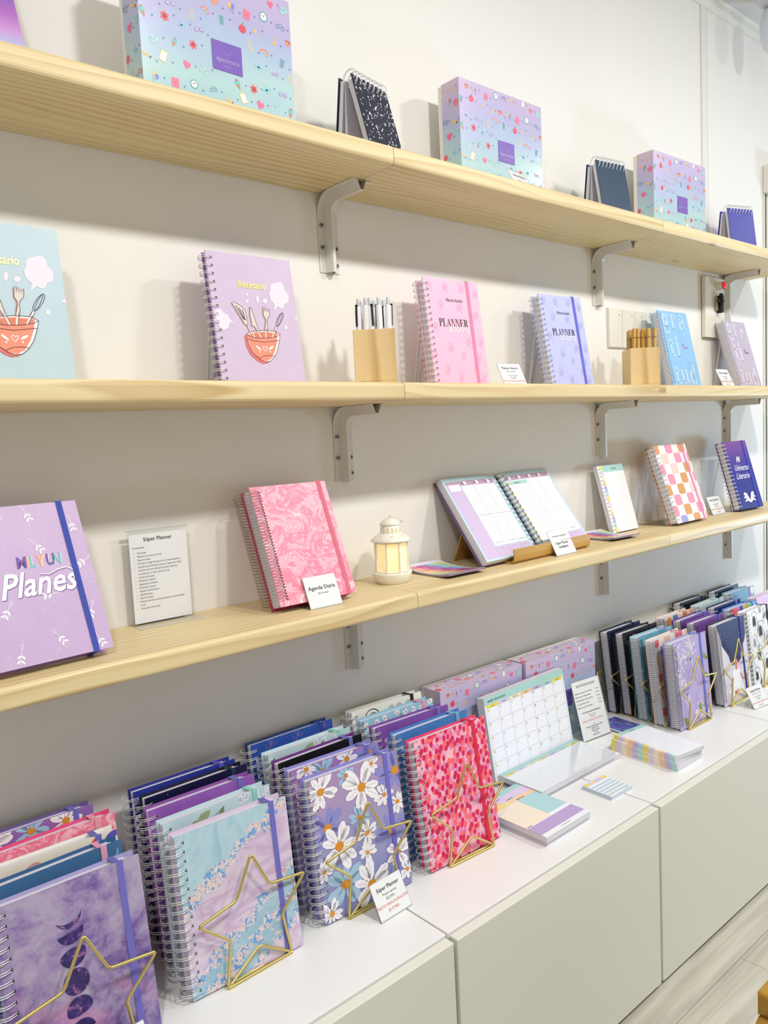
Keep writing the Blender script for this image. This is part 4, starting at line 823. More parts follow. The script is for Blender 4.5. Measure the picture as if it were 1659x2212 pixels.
# ------------------------------------------------------------------ pen cups
def cup(x, y, yw, lab):
    r_ = thing('wooden_pen_cup', lab, 'pen cup', TR(x, y, ZM, R_(yw))); b = MB(); s_, H, e = .0385, .1, .006
    b.box((-s_, -s_, 0), (s_, s_, .006), CUPW); b.box((-s_, -s_, .006), (s_, -s_ + e, H), CUPW); b.box((-s_, s_ - e, .006), (s_, s_, H), CUPW); b.box((-s_, -s_ + e, .006), (-s_ + e, s_ - e, H), CUPW); b.box((s_ - e, -s_ + e, .006), (s_, s_ - e, H), CUPW)
    b.build('cup', r_, .001)
cup(.6045, -.118, -38.8, 'pale wooden block cup holding white pens'); cup(1.53, -.115, -42, 'pale wooden block cup holding bamboo pens')
def tilt(x, y, z, ax, ay, rz=0): return Matrix.Translation((x, y, z)) @ Matrix.Rotation(R_(ax), 4, 'X') @ Matrix.Rotation(R_(ay), 4, 'Y') @ Matrix.Rotation(rz, 4, 'Z')
pen = thing('ballpoint_pen', 'white click pen, nearest left one in the wooden cup', 'pen', group='white pens in the wooden cup')
b = MB(); b.lathe([(.0015, 0), (.0045, .012), (.0055, .03), (.0058, .135), (.0052, .137)], (0, 0, 0), M('ECECEE', .25), 14); brl = b.build('barrel', pen)
b = MB(); b.lathe([(.0034, .137), (.0034, .15), (.003, .151)], (0, 0, 0), M('C9CCD2', .2), 12); b.build('clicker', brl)
b = MB(); b.box((-.0018, -.0082, .1), (.0018, -.0068, .139), M('1A1A22', .3)); b.box((-.0018, -.0082, .136), (.0018, -.004, .139), M('1A1A22', .3)); b.build('clip', brl)
a0 = R_(-38.8); first = True
places = [(-.028, -.024, 'at the left corner of the cup'), (-.015, -.026, 'second from left in the front row'), (-.001, -.027, 'third from left in the front row'), (.013, -.026, 'fourth from left in the front row'), (.026, -.025, 'at the front right corner of the cup'),
          (-.02, .0, 'in the middle row at left'), (.004, .002, 'in the middle of the cup'), (.022, .004, 'in the middle row at right'), (-.024, .024, 'in the back row at left'), (.006, .025, 'in the back row at right')]
for i, (px, py, wh_) in enumerate(places):
    X, Y = .6045 + px * cos(a0) - py * sin(a0), -.118 + px * sin(a0) + py * cos(a0); m4 = tilt(X, Y, ZM + .0065, 1.2 * sin(i * 2.1), 1.2 * cos(i * 1.3), (pi * .55 if i % 2 else -pi * .4) + i * .5)
    lab = 'white click pen ' + wh_
    if first: pen.matrix_world = m4; pen['label'] = lab; first = False
    else: copy_thing(pen, m4, lab)
st = None; a0 = R_(-42); n = 0
for j, row in enumerate(('front', 'middle', 'back')):
    for i in range(5):
        px, py = -.026 + i * .013, (-.025, -.002, .022)[j]; X, Y = 1.53 + px * cos(a0) - py * sin(a0), -.115 + px * sin(a0) + py * cos(a0); n += 1
        m4 = tilt(X, Y, ZM + .0065, 1.5 * sin(n * 1.7), 1.5 * cos(n * 2.3)); lab = f'bamboo pen in the {row} row, ' + ('leftmost', 'second from left', 'central', 'second from right', 'rightmost')[i]
        if st is None:
            b = MB(); b.lathe([(.0052, 0), (.0052, .143), (.0036, .1445)], (0, 0, 0), BAMB, 12); b.lathe([(.0055, .12), (.0055, .122)], (0, 0, 0), M('8A6424', .5), 12); st = b.build('bamboo_pen'); tag(st, lab, 'pen', 'bamboo pens in the wooden cup'); st.matrix_world = m4
        else: c = st.copy(); COL.objects.link(c); c.matrix_world = m4; c['label'] = lab
# ------------------------------------------------------------------ cards and signs
def card(x, y, z, yw, ln, w, h, lab, lines, foot=.052):
    r_ = thing('card_holder', lab, 'price card', plane(x, y, z + .0004, yw, ln), group='small white price cards in clear holders')
    b = MB(); b.box((-.001, 0, -.0032), (w + .001, h, -.0022), ACR); b.box((-.001, 0, -.0004), (w + .001, h, .0004), ACR); b.box((-.001, -.0002, -.0032), (w + .001, .001, .0004), ACRE)
    l = R_(ln); fm = Matrix.Rotation(-l, 4, 'X'); b.box((-.001, .0, -foot), (w + .001, .0012, -.001), ACR, Matrix.Rotation(l, 4, 'X')); b.build('clear_holder', r_)
    b = MB(); b.box((.001, .0015, -.0021), (w - .001, h - .0015, -.0006), PAPER); rd = M('E2705A', .5)
    for s_, yy, sz, c in lines: b.text(s_, w / 2, yy * h, sz, -.0003, {'k': INK, 'g': GREY, 'r': rd}[c], 'C', 0, .012 if c == 'k' else 0)
    b.build('paper_card', r_)
PR = [('Precio normal', .6, .0052, 'g')]
card(.397, -.160, ZB, -1.7, 23.6, .0691, .0593, 'white Agenda Diaria card before the pink marbled agenda', [('Agenda Diaria', .56, .0098, 'k'), ('(Sin fechas)', .42, .005, 'g')])
card(1.073, -.171, ZB, 1.4, 27.5, .0788, .0632, 'white card before the open planner on its wooden stand', [('Mi Planner Inteligente®', .72, .0056, 'g'), ('Súper Planner', .43, .0085, 'k'), ('Inteligente', .28, .0085, 'k')], .011)
card(1.945, -.103, ZB, -.2, 22.6, .0803, .0607, 'white price card between the check and night-sky planners', [('Planner Literario', .74, .0084, 'k'), ('Precio normal', .52, .0052, 'g'), ('$22.990.-', .4, .0052, 'g'), ('PRECIO INAUGURACIÓN', .26, .0062, 'r'), ('$19.990.-', .1, .0062, 'r')])
card(.386, -.322, ZC, 2.6, 27, .0694, .0604, 'white Súper Planner price card before the daisy planner', [('Súper Planner', .72, .0088, 'k'), ('Precio normal', .58, .0054, 'g'), ('$22.990.-', .46, .0054, 'g'), ('PRECIO INAUGURACIÓN', .31, .0063, 'r'), ('$19.990.-', .16, .007, 'r')])
card(.979, -.117, ZM, -2.2, 26, .075, .06, 'white price card between the pink and periwinkle savings planners', [('Planner Ahorro', .74, .0084, 'k'), ('(Método Kakebo)', .62, .0044, 'g'), ('Precio normal', .44, .0052, 'g'), ('$16.990.-', .33, .0052, 'g'), ('PRECIO INAUGURACIÓN', .2, .0062, 'r'), ('$14.990.-', .06, .0064, 'r')])
card(.996, -.157, ZT, 6.4, 28.5, .075, .06, 'white card before the middle gift box on the top shelf', [('Caja para Planner', .74, .0066, 'k'), ('Precio normal', .5, .005, 'g'), ('$6.990.-', .35, .005, 'g')])
card(1.908, -.156, ZM, .1, 25, .075, .06, 'white price card left of the mauve gratitude journal', [('Diario Gratitud', .72, .0084, 'k'), ('Precio normal', .54, .0052, 'g'), ('$18.990.-', .42, .0052, 'g'), ('PRECIO INAUGURACIÓN', .26, .0062, 'r'), ('$15.990.-', .1, .0062, 'r')])
card(1.696, -.336, ZC, -6.6, 28, .075, .06, 'white Agenda Diaria price card before the tulip agenda', [('Agenda Diaria', .74, .0084, 'k'), ('(con fechas y sin fechas)', .62, .0044, 'g'), ('Precio normal', .48, .005, 'g'), ('$25.990.-', .37, .005, 'g'), ('PRECIO INAUGURACIÓN', .22, .0062, 'r'), ('$22.990.-', .08, .0062, 'r')])
card(-.0755, -.344, ZC, 2, 27, .0694, .0604, 'clear holder and card at the bottom left edge before the moon planner', [('Súper Planner', .72, .0088, 'k')])
# upright content sign
sg = thing('sign_holder', 'clear upright stand with the printed Súper Planner contents list', 'sign', plane(.142, -.0185, ZB + .0003, -1.6, 0))
b = MB(); b.box((0, .004, -.0035), (.1055, .158, -.0022), ACR); b.box((0, .004, .0006), (.1055, .158, .0018), ACR); b.box((0, .1565, -.0035), (.1055, .158, .0018), ACRE)
b.box((-.003, 0, -.0175), (.112, .0016, .032), ACR); b.box((-.003, 0, .0312), (.112, .0016, .032), ACRE); b.box((0, .0016, -.0035), (.1055, .004, .0018), ACR); b.build('clear_stand', sg)
b = MB(); b.box((.003, .003, -.0019), (.1035, .1505, -.0005), PAPER); b.text('Súper Planner', .052, .1385, .0088, -.0003, INK, 'C', 0, .014)
b.text('Contenido:', .0075, .1272, .0046, -.0003, INK, 'L')
LN = ['Vista Anual.', 'Metas para las áreas de la vida.', 'Mapa de sueños.', 'Descubre tu Ikigai (la razón de ser). texto explicativo.', 'Lista de Series, Películas, Lecturas y Lugares por visitar.', 'Comienzo del mes; afirmación positiva, objetivos,', '>recordatorios, lo mejor del mes y más.', 'Control de finanzas.', 'Planificador mensual.', 'Seguimiento de hábitos.', 'Planificador semanal.', 'Registro de Hidratación.', 'Agradecimiento.', 'Estado de ánimo.', 'Resumen del año; mejores momentos, metas cumplidas', '>y más.', 'Hojas para notas extras.']
for i, s_ in enumerate(LN):
    yy = .1185 - i * .00575
    if s_[0] != '>': b.ell(.0095, yy + .0013, .0006, .0006, -.0003, INK, 0, 6)
    b.text(s_.lstrip('>'), .0145, yy, .0042, -.0003, INK, 'L', 0, 0, .82)
b.build('printed_sheet', sg)
# block price sign
sg = thing('sign_holder', 'leaning white Block Encolados price list in a clear holder', 'sign', plane(1.2086, -.1334, .3968, -6.3, 15.3))
b = MB(); b.box((0, 0, -.003), (.1008, .1479, -.002), ACR); b.box((0, 0, .0), (.1008, .1479, .001), ACR); b.box((0, 0, -.048), (.1008, .0012, 0), ACR, Matrix.Rotation(R_(15.3), 4, 'X')); b.box((.1003, 0, -.003), (.1012, .1479, .001), ACRE); b.build('clear_holder', sg)
b = MB(); b.box((.001, .002, -.0018), (.0998, .1465, -.0004), PAPER); b.text('BLOCK ENCOLADOS', .05, .132, .0084, -.0002, INK, 'C', 0, .006, .85)
for i, (s_, p_) in enumerate((('Planificador Semanal (A4 o carta, 50 hojas)', '$5.990.-'), ('Planificador Diario (A5 hojas, 50x8cm.)', '$3.990.-'), ('Planificador Mensual (12 hojas, 30x21cm.)', '$4.490.-'), ('To Do List (50 hojas, 21x8cm.)', '$2.990.-'), ('Mini block de notas (50 hojas, 8x8cm.)', '$990.-'))):
    b.text(s_, .005, .116 - i * .0088, .0046, -.0002, INK, 'L', 0, .008, .78); b.text(p_, .095, .116 - i * .0088, .0044, -.0002, INK, 'R')
b.text('Pack Promocional Full Planificación', .05, .0665, .0056, -.0002, INK, 'C', 0, .016, .85); b.text('Precio normal', .05, .059, .0042, -.0002, GREY); b.text('$18.450.-', .05, .0535, .0042, -.0002, GREY)
b.text('PRECIO PROMOCIÓN $15.990.-', .05, .045, .0062, -.0002, M('E2705A', .5), 'C', 0, 0, .9); b.text('Incluye:', .05, .036, .0036, -.0002, GREY)
for i, s_ in enumerate(('Planificador Semanal (Horizontal o Vertical)', 'Planificador Diario,', 'Planificador Mensual,', 'To Do List,', 'Mini bloc de notas')): b.text(s_, .05, .0305 - i * .0053, .0042, -.0002, INK, 'C', 0, .014, .8)
b.build('printed_sheet', sg)
# ------------------------------------------------------------------ lantern
lx, ly = .6515, -.0835
ln_ = thing('candle_lantern', 'small cream metal lantern with glowing candle on the bottom shelf', 'lantern', TR(lx, ly, ZB, R_(10)))
CR = M('EFEBDD', .38)
b = MB(); b.lathe([(.030, 0), (.0335, .0035), (.0375, .01), (.0395, .019), (.0398, .021), (.0385, .0225), (.0335, .0225), (.0335, .0205), (.02, .0205)], (0, 0, 0), CR, 36); b.build('base', ln_)
def octo(r_, a0=pi / 8): return [(r_ * cos(a0 + k * pi / 4), r_ * sin(a0 + k * pi / 4)) for k in range(8)]
g = G('frosted_pane', .5); n_ = g.b; n_.inputs['Base Color'].default_value = lin('F4EACF'); n_.inputs['Transmission Weight'].default_value = .25; n_.inputs['Emission Color'].default_value = lin('FFE6A8'); n_.inputs['Emission Strength'].default_value = .22; PANE = g.m
O = octo(.0335)
for k in range(8):
    b = MB(); a, c = Vector(O[k]), Vector(O[(k + 1) % 8]); a2, c2 = a * .975, c * .975
    b.add([(a2.x, a2.y, .023), (c2.x, c2.y, .023), (c2.x, c2.y, .0825), (a2.x, a2.y, .0825)] + [(a2.x * .97, a2.y * .97, .023), (c2.x * .97, c2.y * .97, .023), (c2.x * .97, c2.y * .97, .0825), (a2.x * .97, a2.y * .97, .0825)], [(0, 1, 2, 3), (7, 6, 5, 4), (0, 4, 5, 1), (3, 2, 6, 7), (0, 3, 7, 4), (1, 5, 6, 2)], PANE); b.build('pane', ln_)
b = MB()
for k in range(8): b.tube([(O[k][0], O[k][1], .021), (O[k][0], O[k][1], .084)], .0019, CR, 6)
b.tube([(p[0], p[1], .0235) for p in O], .0016, CR, 6, True); b.tube([(p[0], p[1], .082) for p in O], .0016, CR, 6, True); b.build('frame', ln_)
b = MB(); b.lathe([(.0385, .0835), (.0405, .0845), (.0400, .087), (.033, .093), (.0225, .099), (.0195, .1)], (0, 0, 0), CR, 36)
for k in range(8):
    a = k * pi / 4; r_ = .030; p = Vector((r_ * cos(a), r_ * sin(a), .0958)); s1 = []
    T_ = Vector((-sin(a), cos(a), 0)); N_ = Vector((.54 * cos(a), .54 * sin(a), .84)); U_ = N_.cross(T_)
    for j in range(10): rr = .0024 if j % 2 else .001; s1.append(p + (T_ * cos(j * pi / 5) + U_ * sin(j * pi / 5)) * rr)
    b.add(s1, [tuple(range(10))], M('D9BE7A', .5))
b.build('roof', ln_)
b = MB(); b.lathe([(.0195, .0985), (.0195, .1165), (.0188, .1165)], (0, 0, 0), CR, 32)
for k in range(14): a = 2 * pi * k / 14; b.box((.0190, -.0011, .1), (.0198, .0011, .111), M('E8D49A', .5), Matrix.Rotation(a, 4, 'Z'))
b.build('vent_collar', ln_)
b = MB(); b.lathe([(.0205, .1160), (.0212, .1172), (.0185, .1215), (.0135, .1258), (.0065, .1288), (.0008, .1295)], (0, 0, 0), CR, 32); b.build('dome', ln_)
b = MB(); b.tube([(.0035 * cos(a), 0, .1312 + .0035 * sin(a)) for a in [2 * pi * k / 12 for k in range(12)]], .0006, M('D8D2C4', .3), 6, True)
b.tube([(0, -.001, .133), (.012, -.011, .127), (.026, -.012, .1195), (.032, .0, .1165), (.028, .012, .118), (.012, .011, .127), (0, .001, .133)], .0007, M('D8D2C4', .3), 6); b.build('handle', ln_)
b = MB(); b.lathe([(.013, .0206), (.013, .034), (.0125, .035)], (0, 0, 0), M('F4EED8', .5), 20); cnd = b.build('candle', ln_)
g = G('flame_glow', .5); g.b.inputs['Emission Color'].default_value = lin('FFD23C'); g.b.inputs['Emission Strength'].default_value = 9; b = MB(); b.lathe([(.0005, .035), (.004, .039), (.0045, .043), (.002, .05), (.0003, .054)], (0, 0, 0), g.m, 12); b.build('flame', cnd)
cd = bpy.data.lights.new('candle_glow', 'POINT'); cd.energy = .12; cd.color = (1, .78, .35); cd.shadow_soft_size = .006; co_ = bpy.data.objects.new('candle_glow', cd); COL.objects.link(co_); co_.parent = ln_; co_.location = (0, 0, .058)
# ------------------------------------------------------------------ open planner on wooden stand
OW, OH = .4033, .221; PL = plane(.8607, -.148, .8990, 2, 35.8)
op = thing('open_planner', 'open weekly planner with lilac columns on the wooden stand', 'planner', PL)
PK, LV, SKY, MINT = M('B898B4', .5), M('CDBADD', .5), M('BCDCE8', .5), M('A6D2CC', .5); LI = M('B4B4C4', .5)
b = MB(); b.box((0, 0, -.0215), (OW / 2 - .004, OH, -.0195), M('5A4868', .5)); b.box((OW / 2 + .004, 0, -.0215), (OW, OH, -.0195), M('C9B4DC', .5)); b.build('cover', op)
def pageblock(x0, x1, bend, nm):
    b = MB(); n = 10; P = []
    for i in range(n + 1): u_ = i / n; x = x0 + (x1 - x0) * u_; e = u_ if bend > 0 else 1 - u_; P.append((x, -.0005 - .006 * (1 - e) ** 3 - .002 * e))
    P2 = P + [(x1, -.019), (x0, -.019)]
    b.prism([(x, z_) for x, z_ in P2], .003, OH - .002, PAGES, 'y'); 
    def zz(x): 
        for i in range(n):
            if P[i][0] <= x <= P[i + 1][0] + 1e-9: k = (x - P[i][0]) / (P[i + 1][0] - P[i][0]); return P[i][1] * (1 - k) + P[i + 1][1] * k
        return P[-1][1] if x > x1 else P[0][1]
    class Pg(MB):
        def rect(s, a, y0, c, y1, z, mat):
            xs = [a] + [p[0] for p in P if a < p[0] < c] + [c]
            for i in range(len(xs) - 1): s.add([(xs[i], y0, zz(xs[i]) + z), (xs[i + 1], y0, zz(xs[i + 1]) + z), (xs[i + 1], y1, zz(xs[i + 1]) + z), (xs[i], y1, zz(xs[i]) + z)], [(0, 1, 2, 3)], mat)
            return s
    q = Pg(); q.rect(x0, .003, x1, OH - .002, .0002, SKY)
    return b, q, zz
b, q, zz = pageblock(.006, OW / 2 - .008, -1, 'l'); X0, X1 = .006, OW / 2 - .008; top, bot = OH - .012, .008
cols = [X0 + .006, X0 + .052, X0 + .094, X0 + .136, X1 - .014]
q.rect(cols[0], bot, cols[1] - .001, top, .0004, LV); q.rect(cols[0], top - .008, cols[1] - .001, top, .0006, PK); q.rect(cols[0] + .006, top - .026, cols[1] - .005, top - .009, .0008, PAPER)
for i in range(1, 4):
    a, c = cols[i], cols[i + 1] - .001; q.rect(a, .036, c, top, .0004, PAPER); q.rect(a, top - .013, c, top, .0006, PK); q.rect(a, bot, c, .034, .0006, LV); q.rect(a + .012, .028, a + .024, .029, .0008, PK)
    q.rect(a + .004, top - .0075, a + .012, top - .006, .0008, INK); q.ell(a + .017, top - .0065, .0045, .0055, zz(a + .017) + .0009, PAPER)
    for k in range(22): q.rect(a + .001, .05 + k * .0065, c - .001, .0504 + k * .0065, .0006, LI)
    q.rect(a, .115, c, .1155, .0008, GREY); q.rect(c - .0002, .036, c + .0006, top - .013, .0006, LI)
    for k in range(10): q.rect(a + .006 + k * .003, .042, a + .0075 + k * .003, .0445, .0008, LI)
k0 = len(b.v); mo = [b.m(m_) for m_ in q.mats]; b.v += q.v; b.f += [[k0 + i for i in f_] for f_ in q.f]; b.mi += [mo[i] for i in q.mi]; b.sm += q.sm; b.build('left_pages', op)
b, q, zz = pageblock(OW / 2 + .008, OW - .005, 1, 'r'); X0, X1 = OW / 2 + .008, OW - .005
cols = [X0 + .014, X0 + .05, X0 + .09, X0 + .13, X1 - .006]; tb = [X0 + .012, X0 + .084]
for i in range(4):
    a, c = cols[i], cols[i + 1] - .001; q.rect(a, .036, c, top, .0004, PAPER); q.rect(a, top - .013, c, top, .0006, PK); q.rect(a, bot, c, .034, .0006, LV); q.rect(a + .003, top - .0075, a + .010, top - .006, .0008, INK); q.ell(a + .016, top - .0065, .0045, .0055, zz(a + .016) + .0009, PAPER); q.rect(a + .012, .028, a + .024, .029, .0008, PK)
    q.rect(a, .1, c, .1005, .0006, LI); q.rect(c - .0002, .036, c + .0006, top - .013, .0006, LI)
    for k in range(10): q.rect(a + .006 + k * .003, .042, a + .0075 + k * .003, .0445, .0008, LI)
q.rect(tb[0], .012, tb[1], top - .016, .0012, PAPER); q.rect(tb[0], top - .026, tb[1], top - .016, .0016, MINT); q.text('To do list', (tb[0] + tb[1]) / 2, top - .0235, .0055, zz(.25) + .0022, INK, 'C', 0, .02)
for i, c in enumerate(('F0D860', 'C8B8DC', 'F4C08A', 'A6D2CC') * 5): q.rect(tb[0] - .003, top - .026 - i * .0085, tb[0] + .003, top - .018 - i * .0085, .0018, M(c, .5)) if i < 19 else None
for k in range(24): q.rect(tb[0] + .008, .018 + k * .0067, tb[1] - .004, .0184 + k * .0067, .0016, LI)
k0 = len(b.v); mo = [b.m(m_) for m_ in q.mats]; b.v += q.v; b.f += [[k0 + i for i in f_] for f_ in q.f]; b.mi += [mo[i] for i in q.mi]; b.sm += q.sm; b.build('right_pages', op)
b = MB(); b.box((OW / 2 - .009, .003, -.02), (OW / 2 + .009, OH - .003, -.012), M('1E2240', .5))
for i in range(17):
    y = .012 + i * (OH - .024) / 16
    for dy in (-.0014, .0014): b.tube([(OW / 2 + .0135 * cos(a), y + dy, -.0085 + .0125 * sin(a)) for a in [2 * pi * j / 18 for j in range(18)]], .0007, M('D4D4D0', .35, .3), 5, True)
    b.rect(OW / 2 - .0155, y - .0022, OW / 2 - .0115, y + .0022, .0002, INK); b.rect(OW / 2 + .0115, y - .0022, OW / 2 + .0155, y + .0022, .0002, INK)
b.build('wire_binding', op)
sd = thing('book_stand', 'curved bamboo wood stand holding the open planner', 'book stand', TR(.9405, -.1475, ZB, R_(1)))
b = MB(); l = R_(35.8); nrm = Vector((0, -cos(l), sin(l))); P = []
bz = .0132; by = .0075 + .0215 * cos(l)   # back face of the planner at its foot
prof = [(-.0085, .0325), (-.0098, .018), (-.0085, .007), (-.003, .0018), (.004, .0004), (.018, .0012), (by + .004, .0046), (by + .004 + .115 * sin(l), .0046 + .115 * cos(l))]
inn = [(-.0055, .0325), (-.0068, .0185), (-.0055, .0095), (-.0005, .0048), (.004, .0035), (.017, .0042), (by + .0015, .0072), (by + .0015 + .115 * sin(l), .0072 + .115 * cos(l))]
prof = [(a, c) for a, c in prof]; b.prism(prof + inn[::-1], 0, .287, PLYW, 'x'); b.build('tray', sd, .0008)
b = MB(); b.prism([(.0975, .096), (.1, .096), (.141, .0), (.1375, .0)], -.034, .275, PLYW, 'x'); b.build('back_leg', sd)
# ------------------------------------------------------------------ to-do pad standing on the bottom shelf
td = thing('checklist_pad', 'narrow standing lined to-do pad with mint header and coloured tabs', 'notepad', plane(1.4469, -.0756, .8889, 1.2, 15.2)); w, h = .1263, .1858
b = MB(); b.box((.0, 0, -.012), (w, h, 0), PAGES); b.rect(.0005, .0005, w - .0005, h - .0005, .0002, PAPER); b.rect(.012, h - .019, w, h, .0004, MINT); b.text('To do list', w * .6, h - .0125, .0062, .0006, INK, 'C', 0, .02)
for i in range(13): b.rect(.013, h - (i + 1) * h / 13, .023, h - i * h / 13, .0006, M(('F0D860', 'D8C8E4', 'F0DCB0', 'F4C08A', 'B4A4D4', 'A6D2CC')[i % 6], .5))
for i in range(26): b.rect(.03, .012 + i * .0058, w - .008, .0122 + i * .0058, .0004, LI)
for i in range(17): y = .008 + i * (h - .018) / 16; b.rect(.002, y - .0003, .009, y + .0005, .0006, INK); b.rect(.008, y - .002, .0095, y + .0024, .0006, INK)
b.build('pad', td)
# ------------------------------------------------------------------ colour swatch packs
def swatch(x, y, z, yw, w, l, lab, dark=False, gr='laminated colour sticker packs'):
    r_ = thing('sticker_sheet_pack', lab, 'sticker pack', TR(x, y, z, R_(yw)), group=gr); b = MB(); n = 10
    def zc(v): return .0005 + (.012 if not dark else .001) * (abs(v - .45) * 1.6) ** 2.2
    cols = ('8CC4DC', 'B4D8A4', 'F0DC80', 'F4A890', 'E07A9A', 'B84C90', '9C7CC8') if not dark else ('4A6CB8', '6C4CA8', '5A8CC4', '7C58B0')
    nj = 6; mk = M('E6E2EE', .2)
    for e, mt in ((0, M('6A5868', .5)), (.004, mk)):
        for i in range(n): v0, v1 = i / n, (i + 1) / n; b.add([(0, v0 * l, zc(v0) + e), (w, v0 * l, zc(v0) + e), (w, v1 * l, zc(v1) + e), (0, v1 * l, zc(v1) + e)], [(0, 1, 2, 3)], mt)
    for i in range(n):
        v0, v1 = i / n, (i + 1) / n
        for xx in (0, w): b.add([(xx, v0 * l, zc(v0)), (xx, v1 * l, zc(v1)), (xx, v1 * l, zc(v1) + .004), (xx, v0 * l, zc(v0) + .004)], [(0, 1, 2, 3)], M('8A7A8C', .5))
    for vv in (0, 1): b.add([(0, vv * l, zc(vv)), (w, vv * l, zc(vv)), (w, vv * l, zc(vv) + .004), (0, vv * l, zc(vv) + .004)], [(0, 1, 2, 3)], M('8A7A8C', .5))
    for i in range(1, n - 1):
        v0, v1 = i / n, (i + 1) / n
        for j in range(nj):
            a, c = .006 + j * (w - .012) / nj, .006 + (j + 1) * (w - .012) / nj; b.add([(a, v0 * l, zc(v0) + .0044), (c, v0 * l, zc(v0) + .0044), (c, v1 * l, zc(v1) + .0044), (a, v1 * l, zc(v1) + .0044)], [(0, 1, 2, 3)], M(cols[(j + (i // 2) * (1 if not dark else 1) + (i % 2 if dark else 0)) % len(cols)], .18))
    b.build('sheets', r_)
swatch(.735, -.160, ZB, -2, .105, .143, 'curved rainbow sticker sheet pack lying right of the lantern'); swatch(1.33, -.152, ZB, -4, .105, .12, 'curved pink and blue sticker pack lying beside the to-do pad')
swatch(1.3155, -.197, ZC, -4, .085, .12, 'blue and purple checked sticker sheet behind the to-do pad stack', True, 'flat sticker sheets on the cabinets')
# ------------------------------------------------------------------ pads on the cabinets
def grp_pad(o): pass
cal = thing('calendar_pad', 'large monthly calendar pad leaning before the gift boxes', 'calendar', plane(.8795, -.1340, .4004, 1.1, 8.7)); w, h = .2933, .191
b = MB(); b.box((0, 0, -.0200), (w, h, 0), PAGES); b.rect(.0005, .0005, w - .0005, h - .0005, .0002, M('EEF1FA', .5)); b.rect(0, h - .017, w, h, .0004, MINT); b.text('MI MES ORGANIZADO', .012, h - .0115, .0062, .0006, INK, 'L', .2, .01)
tabs = ('F0D850', 'DCC8E4', 'F2E2C4', 'F4C490', 'C2B4DC', 'A6D2CC', 'F0D850'); cw = (w - .012) / 7
for i, c in enumerate(tabs):
    x = .006 + i * cw; b.rect(x, h - .0235, x + cw, h - .017, .0005, M(c, .5)); b.text(('LUNES', 'MARTES', 'MIÉRCOLES', 'JUEVES', 'VIERNES', 'SÁBADO', 'DOMINGO')[i], x + cw / 2, h - .0217, .0038, .0007, INK)
    for j in range(5): b.ell(x + .006, h - .029 - j * .0305, .0026, .0026, .0006, M(('E2CC4A', 'D0BEDC', 'EEDCC0', 'F0B880', 'A89CCC', '98C8C4', 'E2CC4A')[i], .5))
for i in range(8): x = .006 + i * cw; b.rect(x - .0003, .016, x + .0003, h - .0235, .0004, M('A8B0C0', .5))
for j in range(6): y = .0155 + j * .0303; b.rect(.006, y - .0003, w - .006, y + .0003, .0004, M('A8B0C0', .5))
b.text('www.agendamania.cl', w / 2, .007, .0038, .0006, GREY); b.build('pad', cal)
b = MB(); b.box((-.001, -.001, -.0217), (w + .001, h + .001, -.0207), M('8C8A9C', .5)); b.build('backing_board', cal)
ps = thing('pad_support', 'clear acrylic block behind the calendar pad', 'stand', TR(.99, -.092, ZC)); b = MB(); b.box((0, 0, 0), (.19, .012, .05), ACR); b.build('block', ps)
def pad(nm, x, y, z, yw, w, l, th, lab, draw, gr=None, mt=None):
    r_ = thing(nm, lab, 'notepad', TR(x, y, z, R_(yw)), group=gr); b = MB(); b.box((0, 0, 0), (w, l, th - .0003), mt or PAGES); b.rect(.0003, .0003, w - .0003, l - .0003, th - .0001, GL); draw(b, w, l, th); b.build('pad', r_); return r_
GL = M('EEF0F8', .15)
def d_day(b, w, l, z):
    z += .0001; b.rect(0, .013, w, .045, z, M('B8A2D2', .4)); b.rect(0, .048, w * .55, l * .72, z, M('F3E4D0', .4)); b.rect(w * .55, .055, w, l * .72, z, M('AED4DA', .4)); b.rect(0, l * .72, w * .42, l * .86, z, M('EFDF84', .4)); b.rect(w * .42, l * .72, w, l * .79, z, M('F4CBA8', .4)); b.rect(w * .3, l * .79, w, l * .92, z + .0001, M('DCC8E6', .4)); b.rect(0, l * .86, w, l, z, MINT)
    b.text('www.agendamania.cl', w / 2, .006, .0036, z + .0002, GREY); b.text('NOTAS', .004, .047, .0042, z + .0002, INK, 'L', 0, .02)
    for s_, x, y in (('IMPORTANTE', w * .57, l * .725), ('LLAMADAS', w * .45, l * .8), ('PAGOS', w * .32, l * .875)): b.text(s_, x, y, .004, z + .0003, INK, 'L', 0, .02)
    for k in range(16): b.rect(.004, .052 + k * .005, .0055, .054 + k * .005, z + .0002, DECW)
pad('daily_planner_pad', .758, -.3655, ZC, .8, .14, .185, .0105, 'lower daily planner pad under the purple-footed one', d_day, 'daily planner pads right of the pink planner')
pad('daily_planner_pad', .7525, -.3695, ZC + .0106, .8, .14, .185, .0105, 'top daily planner pad with purple, cream and blue blocks', d_day, 'daily planner pads right of the pink planner')
def d_week(b, w, l, z):
    z += .0001; b.rect(0, l - .013, w, l, z, MINT)
    for i, c in enumerate(tabs): x = .004 + i * (w - .008) / 7; b.rect(x, l - .0185, x + (w - .008) / 7, l - .013, z, M(c, .4)); b.rect(x + .012, l - .0165, x + .026, l - .0155, z + .0002, INK)
    for k in range(14): b.rect(.006, .008 + k * .0055, w - .006, .0082 + k * .0055, z, M('D4D6E6', .3))
    b.rect(w * .4, .004, w * .6, .0046, z, INK)
pad('weekly_planner_pad', .917, -.2445, ZC, -.6, .274, .112, .0125, 'lower wide weekly planner pad lying before the calendar', d_week, 'wide weekly planner pads')
tp = pad('weekly_planner_pad', .889, -.2515, ZC + .0127, .0, .274, .118, .0115, 'top glossy wrapped weekly planner pad before the calendar', d_week, 'wide weekly planner pads')
